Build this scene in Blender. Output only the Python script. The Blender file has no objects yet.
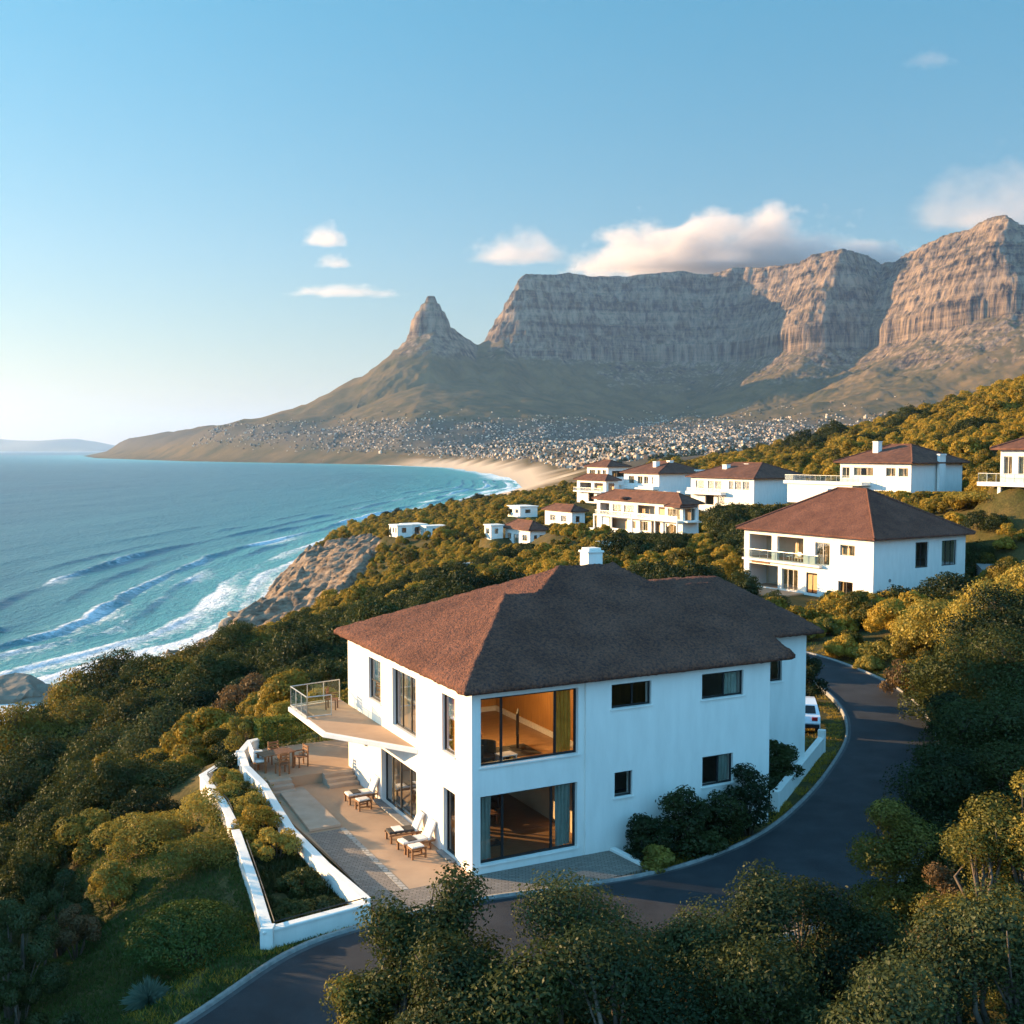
import bpy, bmesh, math, random
import numpy as np
from mathutils import Vector

# ------------------------------------------------------------------ camera, sky, sun, exposure
SC = bpy.context.scene
COL = SC.collection
F_PX, CAM_H = 1095.0, 14.2
PITCH = math.atan(63 / F_PX)
cam_data = bpy.data.cameras.new('camera'); cam_data.sensor_width = 36; cam_data.lens = 36 * F_PX / 1024
cam_data.clip_start = 0.1; cam_data.clip_end = 120000
cam = bpy.data.objects.new('camera', cam_data); COL.objects.link(cam)
cam.location = (0, 0, CAM_H); cam.rotation_euler = (math.radians(90) - PITCH, 0, 0)
SC.camera = cam

SUN_EL, SUN_AZ = math.radians(10.5), math.radians(-71)       # azimuth measured from +y towards +x
sun_dir = Vector((math.sin(SUN_AZ) * math.cos(SUN_EL), math.cos(SUN_AZ) * math.cos(SUN_EL), math.sin(SUN_EL)))
W = bpy.data.worlds.new('World'); SC.world = W; W.use_nodes = True
wn = W.node_tree.nodes; wl = W.node_tree.links
bg = wn['Background']; bg.inputs['Strength'].default_value = 0.047
sky = wn.new('ShaderNodeTexSky'); sky.sky_type = 'NISHITA'; sky.sun_disc = False
sky.sun_elevation = SUN_EL; sky.sun_rotation = SUN_AZ
sky.altitude = 50; sky.air_density = 1.0; sky.dust_density = 0.4; sky.ozone_density = 2.0
tint = wn.new('ShaderNodeMix'); tint.data_type = 'RGBA'; tint.blend_type = 'MULTIPLY'; tint.inputs[0].default_value = 1; tint.inputs[7].default_value = (.58, 1.15, 1.22, 1)
wl.new(sky.outputs[0], tint.inputs[6])
# low sky is paler and warmer than the zenith
wtc = wn.new('ShaderNodeTexCoord'); wsp = wn.new('ShaderNodeSeparateXYZ'); wl.new(wtc.outputs['Generated'], wsp.inputs[0])
wtm = wn.new('ShaderNodeValToRGB'); wl.new(wsp.outputs[2], wtm.inputs[0]); wl.new(wtm.outputs[0], tint.inputs[7]); we = wtm.color_ramp.elements
we[0].position = 0.0; we[0].color = (.90, .60, .43, 1); we[1].position = .36; we[1].color = (.53, 1.0, .96, 1); wmid = we.new(.17); wmid.color = (.80, .84, .77, 1)
# extra blue fill added to the sky, mostly behind the camera, brightens shaded faces
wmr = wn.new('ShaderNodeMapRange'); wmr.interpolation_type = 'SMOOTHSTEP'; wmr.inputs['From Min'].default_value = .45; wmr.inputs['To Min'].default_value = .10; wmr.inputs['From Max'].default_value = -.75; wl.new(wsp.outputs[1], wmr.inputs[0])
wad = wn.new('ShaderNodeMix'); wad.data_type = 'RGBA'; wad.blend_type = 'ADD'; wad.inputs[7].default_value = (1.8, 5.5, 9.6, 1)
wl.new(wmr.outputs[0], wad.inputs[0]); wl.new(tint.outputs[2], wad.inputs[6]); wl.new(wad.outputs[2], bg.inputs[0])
sd = bpy.data.lights.new('sun', 'SUN'); sd.energy = 5.0; sd.angle = math.radians(0.5); sd.color = (1.0, 0.66, 0.33)
sun = bpy.data.objects.new('sun', sd); COL.objects.link(sun)
sun.rotation_euler = (-sun_dir).to_track_quat('-Z', 'Y').to_euler()
SC.view_settings.view_transform = 'Standard'; SC.view_settings.look = 'None'; SC.view_settings.gamma = 1
SC.view_settings.exposure = 2.0
SC.render.engine = 'CYCLES'
cy = SC.cycles
cy.max_bounces = 6; cy.diffuse_bounces = 3; cy.glossy_bounces = 3; cy.transmission_bounces = 4
cy.transparent_max_bounces = 16; cy.volume_bounces = 1; cy.use_denoising = True
cy.caustics_reflective = False; cy.caustics_refractive = False; cy.sample_clamp_indirect = 4
HAZE_DENSITY = 0.00003

rng = np.random.default_rng(7); random.seed(7)

# ------------------------------------------------------------------ small helpers
_f = np.array([0, math.cos(PITCH), -math.sin(PITCH)]); _u = np.array([0, math.sin(PITCH), math.cos(PITCH)])
def _ray(px, py): return np.array([1., 0, 0]) * (px - 512) / F_PX + _u * (512 - py) / F_PX + _f
def at_z(px, py, z):                      # the place on level z seen at that point of the photograph
    d = _ray(px, py); t = (z - CAM_H) / d[2]; return (d[0] * t, d[1] * t, z)
def at_y(px, py, Y):                      # the place at distance Y
    d = _ray(px, py); t = Y / d[1]; return (d[0] * t, Y, CAM_H + d[2] * t)
def project(P):
    P = np.atleast_2d(np.asarray(P, float)); q = P - np.array([0, 0, CAM_H]); zc = q @ _f
    return 512 + F_PX * q[:, 0] / zc, 512 - F_PX * (q @ _u) / zc, zc

def tag(o, label=None, cat=None, group=None, kind=None):
    if label: o['label'] = label
    if cat: o['category'] = cat
    if group: o['group'] = group
    if kind: o['kind'] = kind
    return o
def empty(name, loc=(0, 0, 0), rz=0.0):
    o = bpy.data.objects.new(name, None); COL.objects.link(o); o.location = loc; o.rotation_euler = (0, 0, rz)
    o.empty_display_size = .3
    return o
def link(name, me, m=None, parent=None):
    o = bpy.data.objects.new(name, me); COL.objects.link(o)
    if m is not None and not me.materials: me.materials.append(m)
    if parent is not None: o.parent = parent
    return o
def copy_tree(o, parent=None):
    c = o.copy(); COL.objects.link(c)
    if parent is not None: c.parent = parent
    for ch in list(o.children): copy_tree(ch, c)
    return c
def np_mesh(name, V, Fq, smooth=False):
    V = np.ascontiguousarray(V, np.float32); Fq = np.ascontiguousarray(Fq, np.int32)
    me = bpy.data.meshes.new(name); n, k = Fq.shape
    me.vertices.add(len(V)); me.vertices.foreach_set('co', V.ravel())
    me.loops.add(n * k); me.loops.foreach_set('vertex_index', Fq.ravel())
    me.polygons.add(n); me.polygons.foreach_set('loop_start', np.arange(0, n * k, k, dtype=np.int32))
    if smooth: me.polygons.foreach_set('use_smooth', np.ones(n, bool))
    me.update(calc_edges=True)
    return me
def grid_faces(nx, ny):
    i = np.arange(nx - 1)[:, None] * ny + np.arange(ny - 1)[None, :]
    i = i.ravel(); return np.stack([i, i + ny, i + ny + 1, i + 1], 1)
def vattr(me, name, arr):
    a = me.attributes.new(name, 'FLOAT', 'POINT'); a.data.foreach_set('value', np.ascontiguousarray(arr, np.float32).ravel())

class MB:
    def __init__(s): s.v = []; s.f = []
    def poly(s, pts):
        n = len(s.v); s.v += [tuple(p) for p in pts]; s.f.append(tuple(range(n, n + len(pts)))); return s
    def box(s, x0, y0, z0, x1, y1, z1, M=None):
        n = len(s.v); c = [(x, y, z) for z in (z0, z1) for x, y in ((x0, y0), (x1, y0), (x1, y1), (x0, y1))]
        if M is not None: c = [M(p) for p in c]
        s.v += c
        s.f += [tuple(n + i for i in q) for q in ((3, 2, 1, 0), (4, 5, 6, 7), (0, 1, 5, 4), (1, 2, 6, 5), (2, 3, 7, 6), (3, 0, 4, 7))]
        return s
    def obox(s, c, size, rz=0, pitch=0):
        cz, sz, cp, sp = math.cos(rz), math.sin(rz), math.cos(pitch), math.sin(pitch)
        def M(p):
            x, y, z = p; x, z = x * cp - z * sp, x * sp + z * cp
            return (c[0] + x * cz - y * sz, c[1] + x * sz + y * cz, c[2] + z)
        a, b, h = [q / 2 for q in size]; return s.box(-a, -b, -h, a, b, h, M)
    def prism(s, pts, z0, z1):
        n = len(s.v); k = len(pts)
        s.v += [(p[0], p[1], z0) for p in pts] + [(p[0], p[1], z1) for p in pts]
        s.f.append(tuple(range(n + k - 1, n - 1, -1))); s.f.append(tuple(range(n + k, n + 2 * k)))
        for i in range(k): j = (i + 1) % k; s.f.append((n + i, n + j, n + k + j, n + k + i))
        return s
    def tube(s, pts, r, k=7, r2=None):
        pts = [Vector(p) for p in pts]; m = len(pts); n = len(s.v)
        for i, p in enumerate(pts):
            d = (pts[min(i + 1, m - 1)] - pts[max(i - 1, 0)]).normalized()
            a = d.cross(Vector((.31, .17, .93))).normalized(); b = d.cross(a)
            rr = r if r2 is None else r + (r2 - r) * i / (m - 1)
            for j in range(k):
                t = 2 * math.pi * j / k; s.v.append(tuple(p + (a * math.cos(t) + b * math.sin(t)) * rr))
        for i in range(m - 1):
            for j in range(k):
                q = (j + 1) % k; s.f.append((n + i * k + j, n + i * k + q, n + (i + 1) * k + q, n + (i + 1) * k + j))
        s.f.append(tuple(n + j for j in range(k))[::-1]); s.f.append(tuple(n + (m - 1) * k + j for j in range(k)))
        return s
    def disc(s, c, r, h, k=20, axis='z'):
        pts = [(math.cos(2 * math.pi * i / k) * r, math.sin(2 * math.pi * i / k) * r) for i in range(k)]
        n = len(s.v)
        for zz in (0, h):
            for a, b in pts: s.v.append({'z': (c[0] + a, c[1] + b, c[2] + zz), 'x': (c[0] + zz, c[1] + a, c[2] + b), 'y': (c[0] + a, c[1] + zz, c[2] + b)}[axis])
        s.f.append(tuple(range(n + k - 1, n - 1, -1))); s.f.append(tuple(range(n + k, n + 2 * k)))
        for i in range(k): j = (i + 1) % k; s.f.append((n + i, n + j, n + k + j, n + k + i))
        return s
    def build(s, name, m, parent=None, smooth=False, bevel=0.0, kind=None):
        me = bpy.data.meshes.new(name); me.from_pydata(s.v, [], s.f)
        b = bmesh.new(); b.from_mesh(me)
        if bevel or smooth: bmesh.ops.remove_doubles(b, verts=b.verts, dist=1e-5)
        bmesh.ops.recalc_face_normals(b, faces=b.faces); b.to_mesh(me); b.free()
        if smooth: me.polygons.foreach_set('use_smooth', [True] * len(me.polygons))
        o = link(name, me, m, parent)
        if bevel:
            md = o.modifiers.new('bevel', 'BEVEL'); md.width = bevel; md.segments = 2; md.limit_method = 'ANGLE'
        if kind: o['kind'] = kind
        return o

# value noise in numpy
def vnoise(x, y, seed=0):
    x = np.asarray(x, float); y = np.asarray(y, float)
    xi = np.floor(x).astype(np.int64); yi = np.floor(y).astype(np.int64); fx = x - xi; fy = y - yi
    def h(a, b):
        n = (a * 374761393 + b * 668265263 + seed * 2147483647) & 0xffffffff
        n = ((n ^ (n >> 13)) * 1274126177) & 0xffffffff
        return ((n ^ (n >> 16)) & 0xffff) / 65535.0
    fx = fx * fx * (3 - 2 * fx); fy = fy * fy * (3 - 2 * fy)
    return (h(xi, yi) * (1 - fx) + h(xi + 1, yi) * fx) * (1 - fy) + (h(xi, yi + 1) * (1 - fx) + h(xi + 1, yi + 1) * fx) * fy
def fbm(x, y, o=4, seed=0, g=.5):
    s = 0; a = 1; t = 0
    for i in range(o): s = s + a * (vnoise(x * 2 ** i, y * 2 ** i, seed + i) - .5); t += a; a *= g
    return s / t * 2
def sstep(a, b, x): t = np.clip((x - a) / (b - a), 0, 1); return t * t * (3 - 2 * t)
def seg_dist(x, y, pts, closed=False):
    """unsigned distance to a polyline, plus the inside test when it is closed"""
    pts = np.asarray(pts, float); x = np.asarray(x, float); y = np.asarray(y, float)
    D = np.full(x.shape, 1e18); ins = np.zeros(x.shape, bool); n = len(pts)
    for i in range(n if closed else n - 1):
        ax, ay = pts[i]; bx, by = pts[(i + 1) % n]
        dx, dy = bx - ax, by - ay; L = dx * dx + dy * dy + 1e-12
        t = np.clip(((x - ax) * dx + (y - ay) * dy) / L, 0, 1)
        D = np.minimum(D, (x - ax - t * dx) ** 2 + (y - ay - t * dy) ** 2)
        if closed and ay != by:
            c = ((ay > y) != (by > y)) & (x < dx * (y - ay) / (by - ay) + ax); ins ^= c
    return np.sqrt(D), ins
def smooth_line(pts, n):
    """Catmull-Rom through the points, n samples"""
    P = np.asarray(pts, float); P = np.vstack([2 * P[0] - P[1], P, 2 * P[-1] - P[-2]]); m = len(P) - 3
    t = np.linspace(0, m - 1e-6, n); i = t.astype(int); f = (t - i)[:, None]
    a, b, c, d = P[i], P[i + 1], P[i + 2], P[i + 3]
    return .5 * ((2 * b) + (c - a) * f + (2 * a - 5 * b + 4 * c - d) * f ** 2 + (-a + 3 * b - 3 * c + d) * f ** 3)

# ------------------------------------------------------------------ materials
def new_mat(name):
    m = bpy.data.materials.new(name); m.use_nodes = True
    return m, m.node_tree.nodes, m.node_tree.links, m.node_tree.nodes['Principled BSDF']
def add(nodes, kind, **kw):
    n = nodes.new(kind)
    for k, v in kw.items():
        if k in n.inputs: n.inputs[k].default_value = v
        else: setattr(n, k, v)
    return n
def c4(c): return (c[0], c[1], c[2], 1)
def surf(name, c1, c2=None, scale=4.0, rough=.8, bump=0.0, bscale=None, stretch=(1, 1, 1), coord='Object', spec=.3, detail=6, lo=.35, hi=.65, metal=0, bdist=.02):
    """plain surface with noise variation between two colours and a noise bump"""
    m, N, Lk, P = new_mat(name)
    P.inputs['Roughness'].default_value = rough; P.inputs['Specular IOR Level'].default_value = spec; P.inputs['Metallic'].default_value = metal
    tc = add(N, 'ShaderNodeTexCoord'); mp = add(N, 'ShaderNodeMapping'); mp.inputs['Scale'].default_value = stretch
    Lk.new(tc.outputs[coord], mp.inputs[0])
    if c2 is None: c2 = tuple(q * .82 for q in c1)
    nz = add(N, 'ShaderNodeTexNoise', Scale=scale, Detail=detail, Roughness=.6); Lk.new(mp.outputs[0], nz.inputs['Vector'])
    r = add(N, 'ShaderNodeValToRGB'); r.color_ramp.elements[0].position = lo; r.color_ramp.elements[1].position = hi
    r.color_ramp.elements[0].color = c4(c1); r.color_ramp.elements[1].color = c4(c2)
    Lk.new(nz.outputs['Fac'], r.inputs[0]); Lk.new(r.outputs[0], P.inputs['Base Color'])
    if bump:
        nb = add(N, 'ShaderNodeTexNoise', Scale=bscale or scale * 6, Detail=5); Lk.new(mp.outputs[0], nb.inputs['Vector'])
        b = add(N, 'ShaderNodeBump', Strength=bump, Distance=bdist); Lk.new(nb.outputs['Fac'], b.inputs['Height']); Lk.new(b.outputs[0], P.inputs['Normal'])
    return m
M = {}
M['plaster'] = surf('white_plaster', (.76, .725, .66), (.65, .615, .555), 2.2, .9, .15, 30, (1, 1, .22), lo=.35, hi=.85)
M['plaster_far'] = surf('old_white_plaster', (.78, .74, .66), (.66, .62, .54), .5, .9)
M['thatch'] = surf('thatch', (.215, .088, .052), (.044, .031, .032), 10, .95, 1.0, 16, (1, 1, 1), lo=.34, hi=.68, detail=8, spec=.1, bdist=.12)
def weather(m, scale, lo, hi, stretch=(1, 1, 1)):
    """broad patchy weathering multiplied over a surface's colour"""
    N, Lk = m.node_tree.nodes, m.node_tree.links; P = N['Principled BSDF']; src = P.inputs['Base Color'].links[0].from_socket
    tc = add(N, 'ShaderNodeTexCoord'); mp = add(N, 'ShaderNodeMapping'); mp.inputs['Scale'].default_value = stretch; Lk.new(tc.outputs['Object'], mp.inputs[0])
    n = add(N, 'ShaderNodeTexNoise', Scale=scale, Detail=7, Roughness=.62); Lk.new(mp.outputs[0], n.inputs['Vector'])
    r = add(N, 'ShaderNodeValToRGB'); e = r.color_ramp.elements; e[0].position = .32; e[0].color = (lo, lo, lo * 1.05, 1); e[1].position = .70; e[1].color = (hi, hi, hi, 1); Lk.new(n.outputs['Fac'], r.inputs[0])
    mx = add(N, 'ShaderNodeMix', data_type='RGBA', blend_type='MULTIPLY'); mx.inputs[0].default_value = 1; Lk.new(src, mx.inputs[6]); Lk.new(r.outputs[0], mx.inputs[7]); Lk.new(mx.outputs[2], P.inputs['Base Color'])
weather(M['thatch'], .55, .72, 1.25)
M['tile'] = surf('clay_tile', (.16, .068, .042), (.075, .036, .026), 1.8, .85, .6, 6, lo=.3, hi=.7, spec=.2, bdist=.06)
weather(M['tile'], .4, .7, 1.2)
M['frame'] = surf('black_window_frame', (.012, .012, .013), (.02, .02, .02), 8, .45)
M['paleframe'] = surf('cream_window_frame', (.5, .45, .36), None, 8, .5)
M['metal'] = surf('pale_rail_metal', (.55, .54, .5), (.45, .44, .4), 6, .35, metal=.6)
M['wood'] = surf('teak_wood', (.26, .12, .05), (.15, .065, .028), 3, .6, .2, 20, (1, 8, 8))
M['woodfloor'] = surf('wood_floor', (.30, .17, .08), (.20, .11, .05), 2, .4, .05, 12, (1, 9, 1))
M['woodwall'] = surf('wood_panelling', (.42, .20, .055), (.30, .14, .04), 2, .5, .1, 12, (9, 9, .6))
M['innerwall'] = surf('inner_wall_paint', (.55, .42, .28), (.5, .38, .25), 2, .85)
M['cushion'] = surf('white_cushion', (.72, .68, .62), (.6, .56, .5), 8, .9, .2)
M['darkcloth'] = surf('dark_cloth', (.03, .028, .027), (.05, .045, .04), 12, .85, .2)
M['curtain'] = surf('seafoam_curtain', (.36, .43, .38), (.28, .35, .31), 3, .85, .1)
M['goldcurtain'] = surf('amber_curtain', (.85, .36, .045), (.66, .26, .03), 3, .8)
M['tancurtain'] = surf('tan_curtain', (.62, .48, .27), (.45, .33, .17), 1.2, .85)
M['asphalt'] = surf('asphalt', (.030, .031, .034), (.015, .016, .019), .55, .8, .6, 60, lo=.3, hi=.7, spec=.35)
weather(M['asphalt'], .9, .75, 1.25)
M['kerb'] = surf('concrete_kerb', (.26, .25, .23), (.17, .16, .15), 5, .9, .3, 30)
M['bark'] = surf('bark', (.07, .05, .035), (.13, .10, .075), 5, .9, .8, 20, (1, 1, .3))
M['trackconc'] = surf('terrace_stone', (.42, .275, .17), (.33, .21, .13), 1.1, .85, .15, 20, lo=.25, hi=.75)
M['padstone'] = surf('pad_stone', (.40, .30, .22), (.33, .24, .17), 1.6, .85, .15, 20)
M['paint_white'] = surf('white_car_paint', (.75, .76, .78), (.72, .73, .75), 2, .2, spec=.6)
M['tyre'] = surf('tyre_rubber', (.015, .015, .015), None, 10, .85)
M['redlens'] = surf('red_lamp_lens', (.45, .02, .02), None, 10, .2)
M['granite'] = surf('shore_granite', (.30, .23, .17), (.10, .08, .06), .5, .9, 1.0, 1.6, (1, 1, 2.2), lo=.3, hi=.7, bdist=.4)
def paver_mat(name, c1, c2, mortar, s, coord='Object'):
    m, N, Lk, P = new_mat(name); tc = add(N, 'ShaderNodeTexCoord')
    br = add(N, 'ShaderNodeTexBrick', Scale=s); br.inputs['Color1'].default_value = c4(c1); br.inputs['Color2'].default_value = c4(c2); br.inputs['Mortar'].default_value = c4(mortar)
    br.inputs['Mortar Size'].default_value = .03; br.inputs['Brick Width'].default_value = .5; br.inputs['Row Height'].default_value = .25
    Lk.new(tc.outputs[coord], br.inputs['Vector']); Lk.new(br.outputs['Color'], P.inputs['Base Color'])
    b = add(N, 'ShaderNodeBump', Strength=.8, Distance=.015); b.invert = True; Lk.new(br.outputs['Fac'], b.inputs['Height']); Lk.new(b.outputs[0], P.inputs['Normal'])
    P.inputs['Roughness'].default_value = .85
    return m
M['cobble'] = paver_mat('cobble_paving', (.25, .20, .16), (.17, .135, .11), (.09, .075, .06), 2.2)
M['band'] = paver_mat('kerb_band_paving', (.38, .34, .29), (.32, .28, .24), (.18, .16, .13), 1.2)
def glass_mat(name, tint=(.85, .85, .82), refl=.55):
    m, N, Lk, P = new_mat(name); N.remove(P); out = N['Material Output']
    t = add(N, 'ShaderNodeBsdfTransparent'); t.inputs[0].default_value = c4(tint)
    g = add(N, 'ShaderNodeBsdfGlossy', Roughness=.02); fr = add(N, 'ShaderNodeFresnel', IOR=1.5)
    mul = add(N, 'ShaderNodeMath', operation='MULTIPLY_ADD'); mul.inputs[1].default_value = refl; mul.inputs[2].default_value = .02
    mx = add(N, 'ShaderNodeMixShader'); Lk.new(fr.outputs[0], mul.inputs[0]); Lk.new(mul.outputs[0], mx.inputs[0]); Lk.new(t.outputs[0], mx.inputs[1]); Lk.new(g.outputs[0], mx.inputs[2])
    Lk.new(mx.outputs[0], out.inputs[0]); return m
M['glass'] = glass_mat('window_glass'); M['railglass'] = glass_mat('rail_glass', (.75, .85, .8))
def leaf_mat(name, a, b, trans=.3, c=None):
    """foliage: two colours mixed per plant and by a patchy noise; diffuse + translucent"""
    m, N, Lk, P = new_mat(name); N.remove(P); out = N['Material Output']
    oi = add(N, 'ShaderNodeObjectInfo'); tc = add(N, 'ShaderNodeNewGeometry')
    nz = add(N, 'ShaderNodeTexNoise', Scale=1.1, Detail=4); Lk.new(tc.outputs['Position'], nz.inputs['Vector'])
    ad = add(N, 'ShaderNodeMath', operation='MULTIPLY_ADD'); ad.inputs[1].default_value = .7; ad.inputs[2].default_value = -.35 + .12
    Lk.new(oi.outputs['Random'], ad.inputs[0])
    ad2 = add(N, 'ShaderNodeMath', operation='ADD'); ad2.use_clamp = True; Lk.new(ad.outputs[0], ad2.inputs[0]); Lk.new(nz.outputs['Fac'], ad2.inputs[1])
    r = add(N, 'ShaderNodeValToRGB'); e = r.color_ramp.elements; e[0].position = .25; e[1].position = .8; e[0].color = c4(a); e[1].color = c4(b)
    Lk.new(ad2.outputs[0], r.inputs[0])
    d = add(N, 'ShaderNodeBsdfDiffuse'); t = add(N, 'ShaderNodeBsdfTranslucent'); g = add(N, 'ShaderNodeBsdfGlossy', Roughness=.5)
    mx = add(N, 'ShaderNodeMixShader'); mx.inputs[0].default_value = trans; mg = add(N, 'ShaderNodeMixShader'); mg.inputs[0].default_value = .012
    Lk.new(r.outputs[0], d.inputs[0]); Lk.new(r.outputs[0], t.inputs[0]); Lk.new(d.outputs[0], mx.inputs[1]); Lk.new(t.outputs[0], mx.inputs[2])
    Lk.new(mx.outputs[0], mg.inputs[1]); Lk.new(g.outputs[0], mg.inputs[2]); Lk.new(mg.outputs[0], out.inputs[0])
    return m
M['leaf_dark'] = leaf_mat('dark_evergreen_leaf', (.014, .024, .009), (.048, .056, .015))
M['leaf_olive'] = leaf_mat('olive_leaf', (.020, .033, .012), (.064, .074, .025))
M['leaf_gold'] = leaf_mat('gold_green_leaf', (.095, .088, .017), (.31, .23, .042))
M['leaf_fynbos'] = leaf_mat('fynbos_leaf', (.075, .064, .011), (.33, .215, .028))
M['leaf_hedge'] = leaf_mat('clipped_hedge_leaf', (.045, .070, .015), (.13, .15, .030))
M['leaf_crest'] = leaf_mat('olive_gold_leaf', (.028, .032, .009), (.20, .145, .024))
M['leaf_brown'] = leaf_mat('dry_brown_leaf', (.07, .045, .022), (.13, .08, .035))
M['leaf_grass'] = leaf_mat('lawn_blade', (.034, .064, .012), (.08, .10, .020))
M['leaf_agave'] = leaf_mat('grey_green_blade', (.10, .15, .11), (.16, .21, .15))
# ------------------------------------------------------------------ the land: heights in metres, the sea lies at -40
SEA = -40.0
RZ1 = math.radians(27.1)
C1 = (-1.33, 35.72)                                           # near corner of the big thatched house
def h1(u, v, z=0.0):                                          # its own axes -> world
    return (C1[0] + u * math.cos(RZ1) - v * math.sin(RZ1), C1[1] + u * math.sin(RZ1) + v * math.cos(RZ1), z)
def to_h1(x, y):
    dx, dy = x - C1[0], y - C1[1]; c, s = math.cos(RZ1), math.sin(RZ1); return dx * c + dy * s, -dx * s + dy * c

# shore of the near headland, going away from the camera
COAST = np.array([(-135, -200), (-128, 100), (-112, 200), (-103, 250), (-88, 300), (-84, 325), (-88, 380), (-97, 450), (-99, 511), (-93, 620), (-73, 781), (-45, 1050), (-15, 1380), (14, 1562), (0, 1950), (-25, 2283), (-181, 3208), (-461, 3829), (-1454, 4946), (-2500, 6600), (-3500, 9000)], float)
LANDPOLY = np.vstack([COAST, [(-3000, 12000), (9000, 12000), (9000, -200)]])
def shore(x, y):                                              # + inland, - offshore
    d, i = seg_dist(x, y, LANDPOLY, True); return np.where(i, d, -d)

# villas: corner pixel, distance, base height, turn, pixel of the far end of each facade
_h1 = h1
def h1(u, v): return _h1(u, v)[:2]
CP = [(-4, 42, 0), (5, 40, 0), (0, 34, 0), (8, 50, 0), (-8, 32, -.3), (10, 38, 0), (15, 47, 0), (18, 57, 0), (20, 66, 0), (-9, 45, -.5), (-10, 52, -.6), (-6, 27, -.1), (-10, 30, -1.0), (-14, 31, -2.2), (-15, 38, -3.2), (-13, 45, -2.6),
      (-15.7, 24, -2.4), (-22, 45, -6.5), (-26, 60, -9), (-40, 90, -14), (-20, 70, -6.5), (-22, 95, -9), (-39, 115, -12.5), (-30, 140, -12), (-60, 125, -21), (-52, 200, -24), (-30, 200, -14), (-65, 250, -38), (-48, 250, -28), (-36, 250, -19), (-20, 250, -13), (-60, 292, -36), (-46, 292, -28), (-30, 300, -18), (-63, 345, -24.5), (-70, 350, -28), (-54, 375, -20.5), (-30, 400, -17), (-78, 200, -38), (-40, 160, -17.5), (-58, 160, -25), (-80, 130, -31), (-25, 160, -11.5),
      (*h1(-8.6, 1), -1.0), (*h1(-8.4, 5), -.9), (*h1(-8.4, 9), -1.0), (*h1(-8.6, 14), -1.5), (*h1(-5, 20), -1.2), (*h1(-11, 6), -2.0),
      (0, 10, -3), (0, 20, -1.5), (8, 24, -1), (15, 28, -.3), (10, 10, -3), (22, 38, .6), (26, 50, 1.2), (34, 40, 3), (30, 62, 1.2), (45, 60, 5), (60, 80, 9), (30, 20, 2),
      (33.8, 102, -.3), (25, 115, -.6), (45, 110, 0), (22, 90, -.6), (10, 80, -.8), (60, 165, 6), (50, 175, 5.5), (75, 175, 8), (54, 118, 7), (62, 122, 9.5), (48.6, 220, 2.3), (40, 235, 1.8), (60, 232, 4), (31, 200, -2), (22, 215, -2.5), (35, 265, 2.3), (28, 285, 1), (45, 290, 5),
      (3, 230, -6.6), (14, 250, -4), (-30, 330, -12.5), (10, 300, -6), (-5, 450, -13), (26, 600, -9.5), (60, 500, 0), (92, 350, 4), (124, 350, 18), (164, 350, 35), (230, 350, 54), (110, 250, 19), (140, 220, 30), (90, 130, 22), (120, 450, 5), (180, 480, 27), (85, 200, 14), (72, 260, 9), (150, 120, 45),
      (-100, 40, -30), (-60, 20, -19), (-30, 10, -9), (-40, -30, -14), (0, -40, -6), (60, -30, 8), (40, 900, -45), (150, 900, -46), (-20, 800, -30), (300, 700, 25), (400, 300, 90), (300, 100, 80), (260, 950, -46), (-110, 250, -38)]
CP = np.array(CP, float); h1 = _h1
def _tps(P):
    S = 100.0; X = P[:, :2] / S; n = len(P)
    def K(a, b):
        r2 = ((a[:, None, :] - b[None]) ** 2).sum(2); return np.where(r2 > 0, .5 * r2 * np.log(r2 + 1e-30), 0)
    A = np.zeros((n + 3, n + 3)); A[:n, :n] = K(X, X) + np.eye(n) * 2e-4
    A[:n, n] = 1; A[:n, n + 1:] = X; A[n, :n] = 1; A[n + 1:, :n] = X.T
    w = np.linalg.solve(A, np.concatenate([P[:, 2], [0, 0, 0]]))
    def ev(x, y):
        q = np.stack([np.ravel(x), np.ravel(y)], 1) / S; out = np.empty(len(q))
        for i in range(0, len(q), 20000):
            b = q[i:i + 20000]; out[i:i + 20000] = K(b, X) @ w[:n] + w[n] + b @ w[n + 1:]
        return out.reshape(np.shape(x))
    return ev
tps = _tps(CP)
ROAD_IN = smooth_line([(-13, 19), (-8.3, 26.7), (-6.1, 30.4), (-3.6, 32.3), (-1.3, 33.6), (1.6, 34.6), (4.2, 35.6), (6.5, 37), (9.1, 39.5), (11.5, 43), (14.1, 47.8), (16.7, 53.7), (18.2, 60.1), (18.3, 67), (16.5, 73), (12, 79), (4, 84)], 130)
ROAD_OUT = smooth_line([(-8.5, 16), (-3.9, 23.2), (-1.2, 26.4), (1.2, 28.3), (4, 29.7), (7, 30.8), (10, 32.6), (12.6, 35.2), (15.2, 39.2), (17.6, 44), (19.6, 49.5), (21.4, 55), (22.6, 61), (22.6, 68), (20.6, 75.5), (15, 83), (6, 88.5)], 130)
ROAD_MID = (ROAD_IN + ROAD_OUT) / 2
PLANTER = [h1(-3.95, -1.1)[:2], h1(-7.25, -1.5)[:2], h1(-6.1, 7.4)[:2], h1(-5.9, 10.3)[:2], h1(-5.9, 14.6)[:2], h1(-3.2, 17.6)[:2], h1(1.5, 17)[:2], h1(1.5, 12)[:2], h1(0, 12)[:2], h1(0, 0)[:2]]
def road_z(x, y): return -.45 * sstep(33, 22, np.asarray(y, float))
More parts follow.
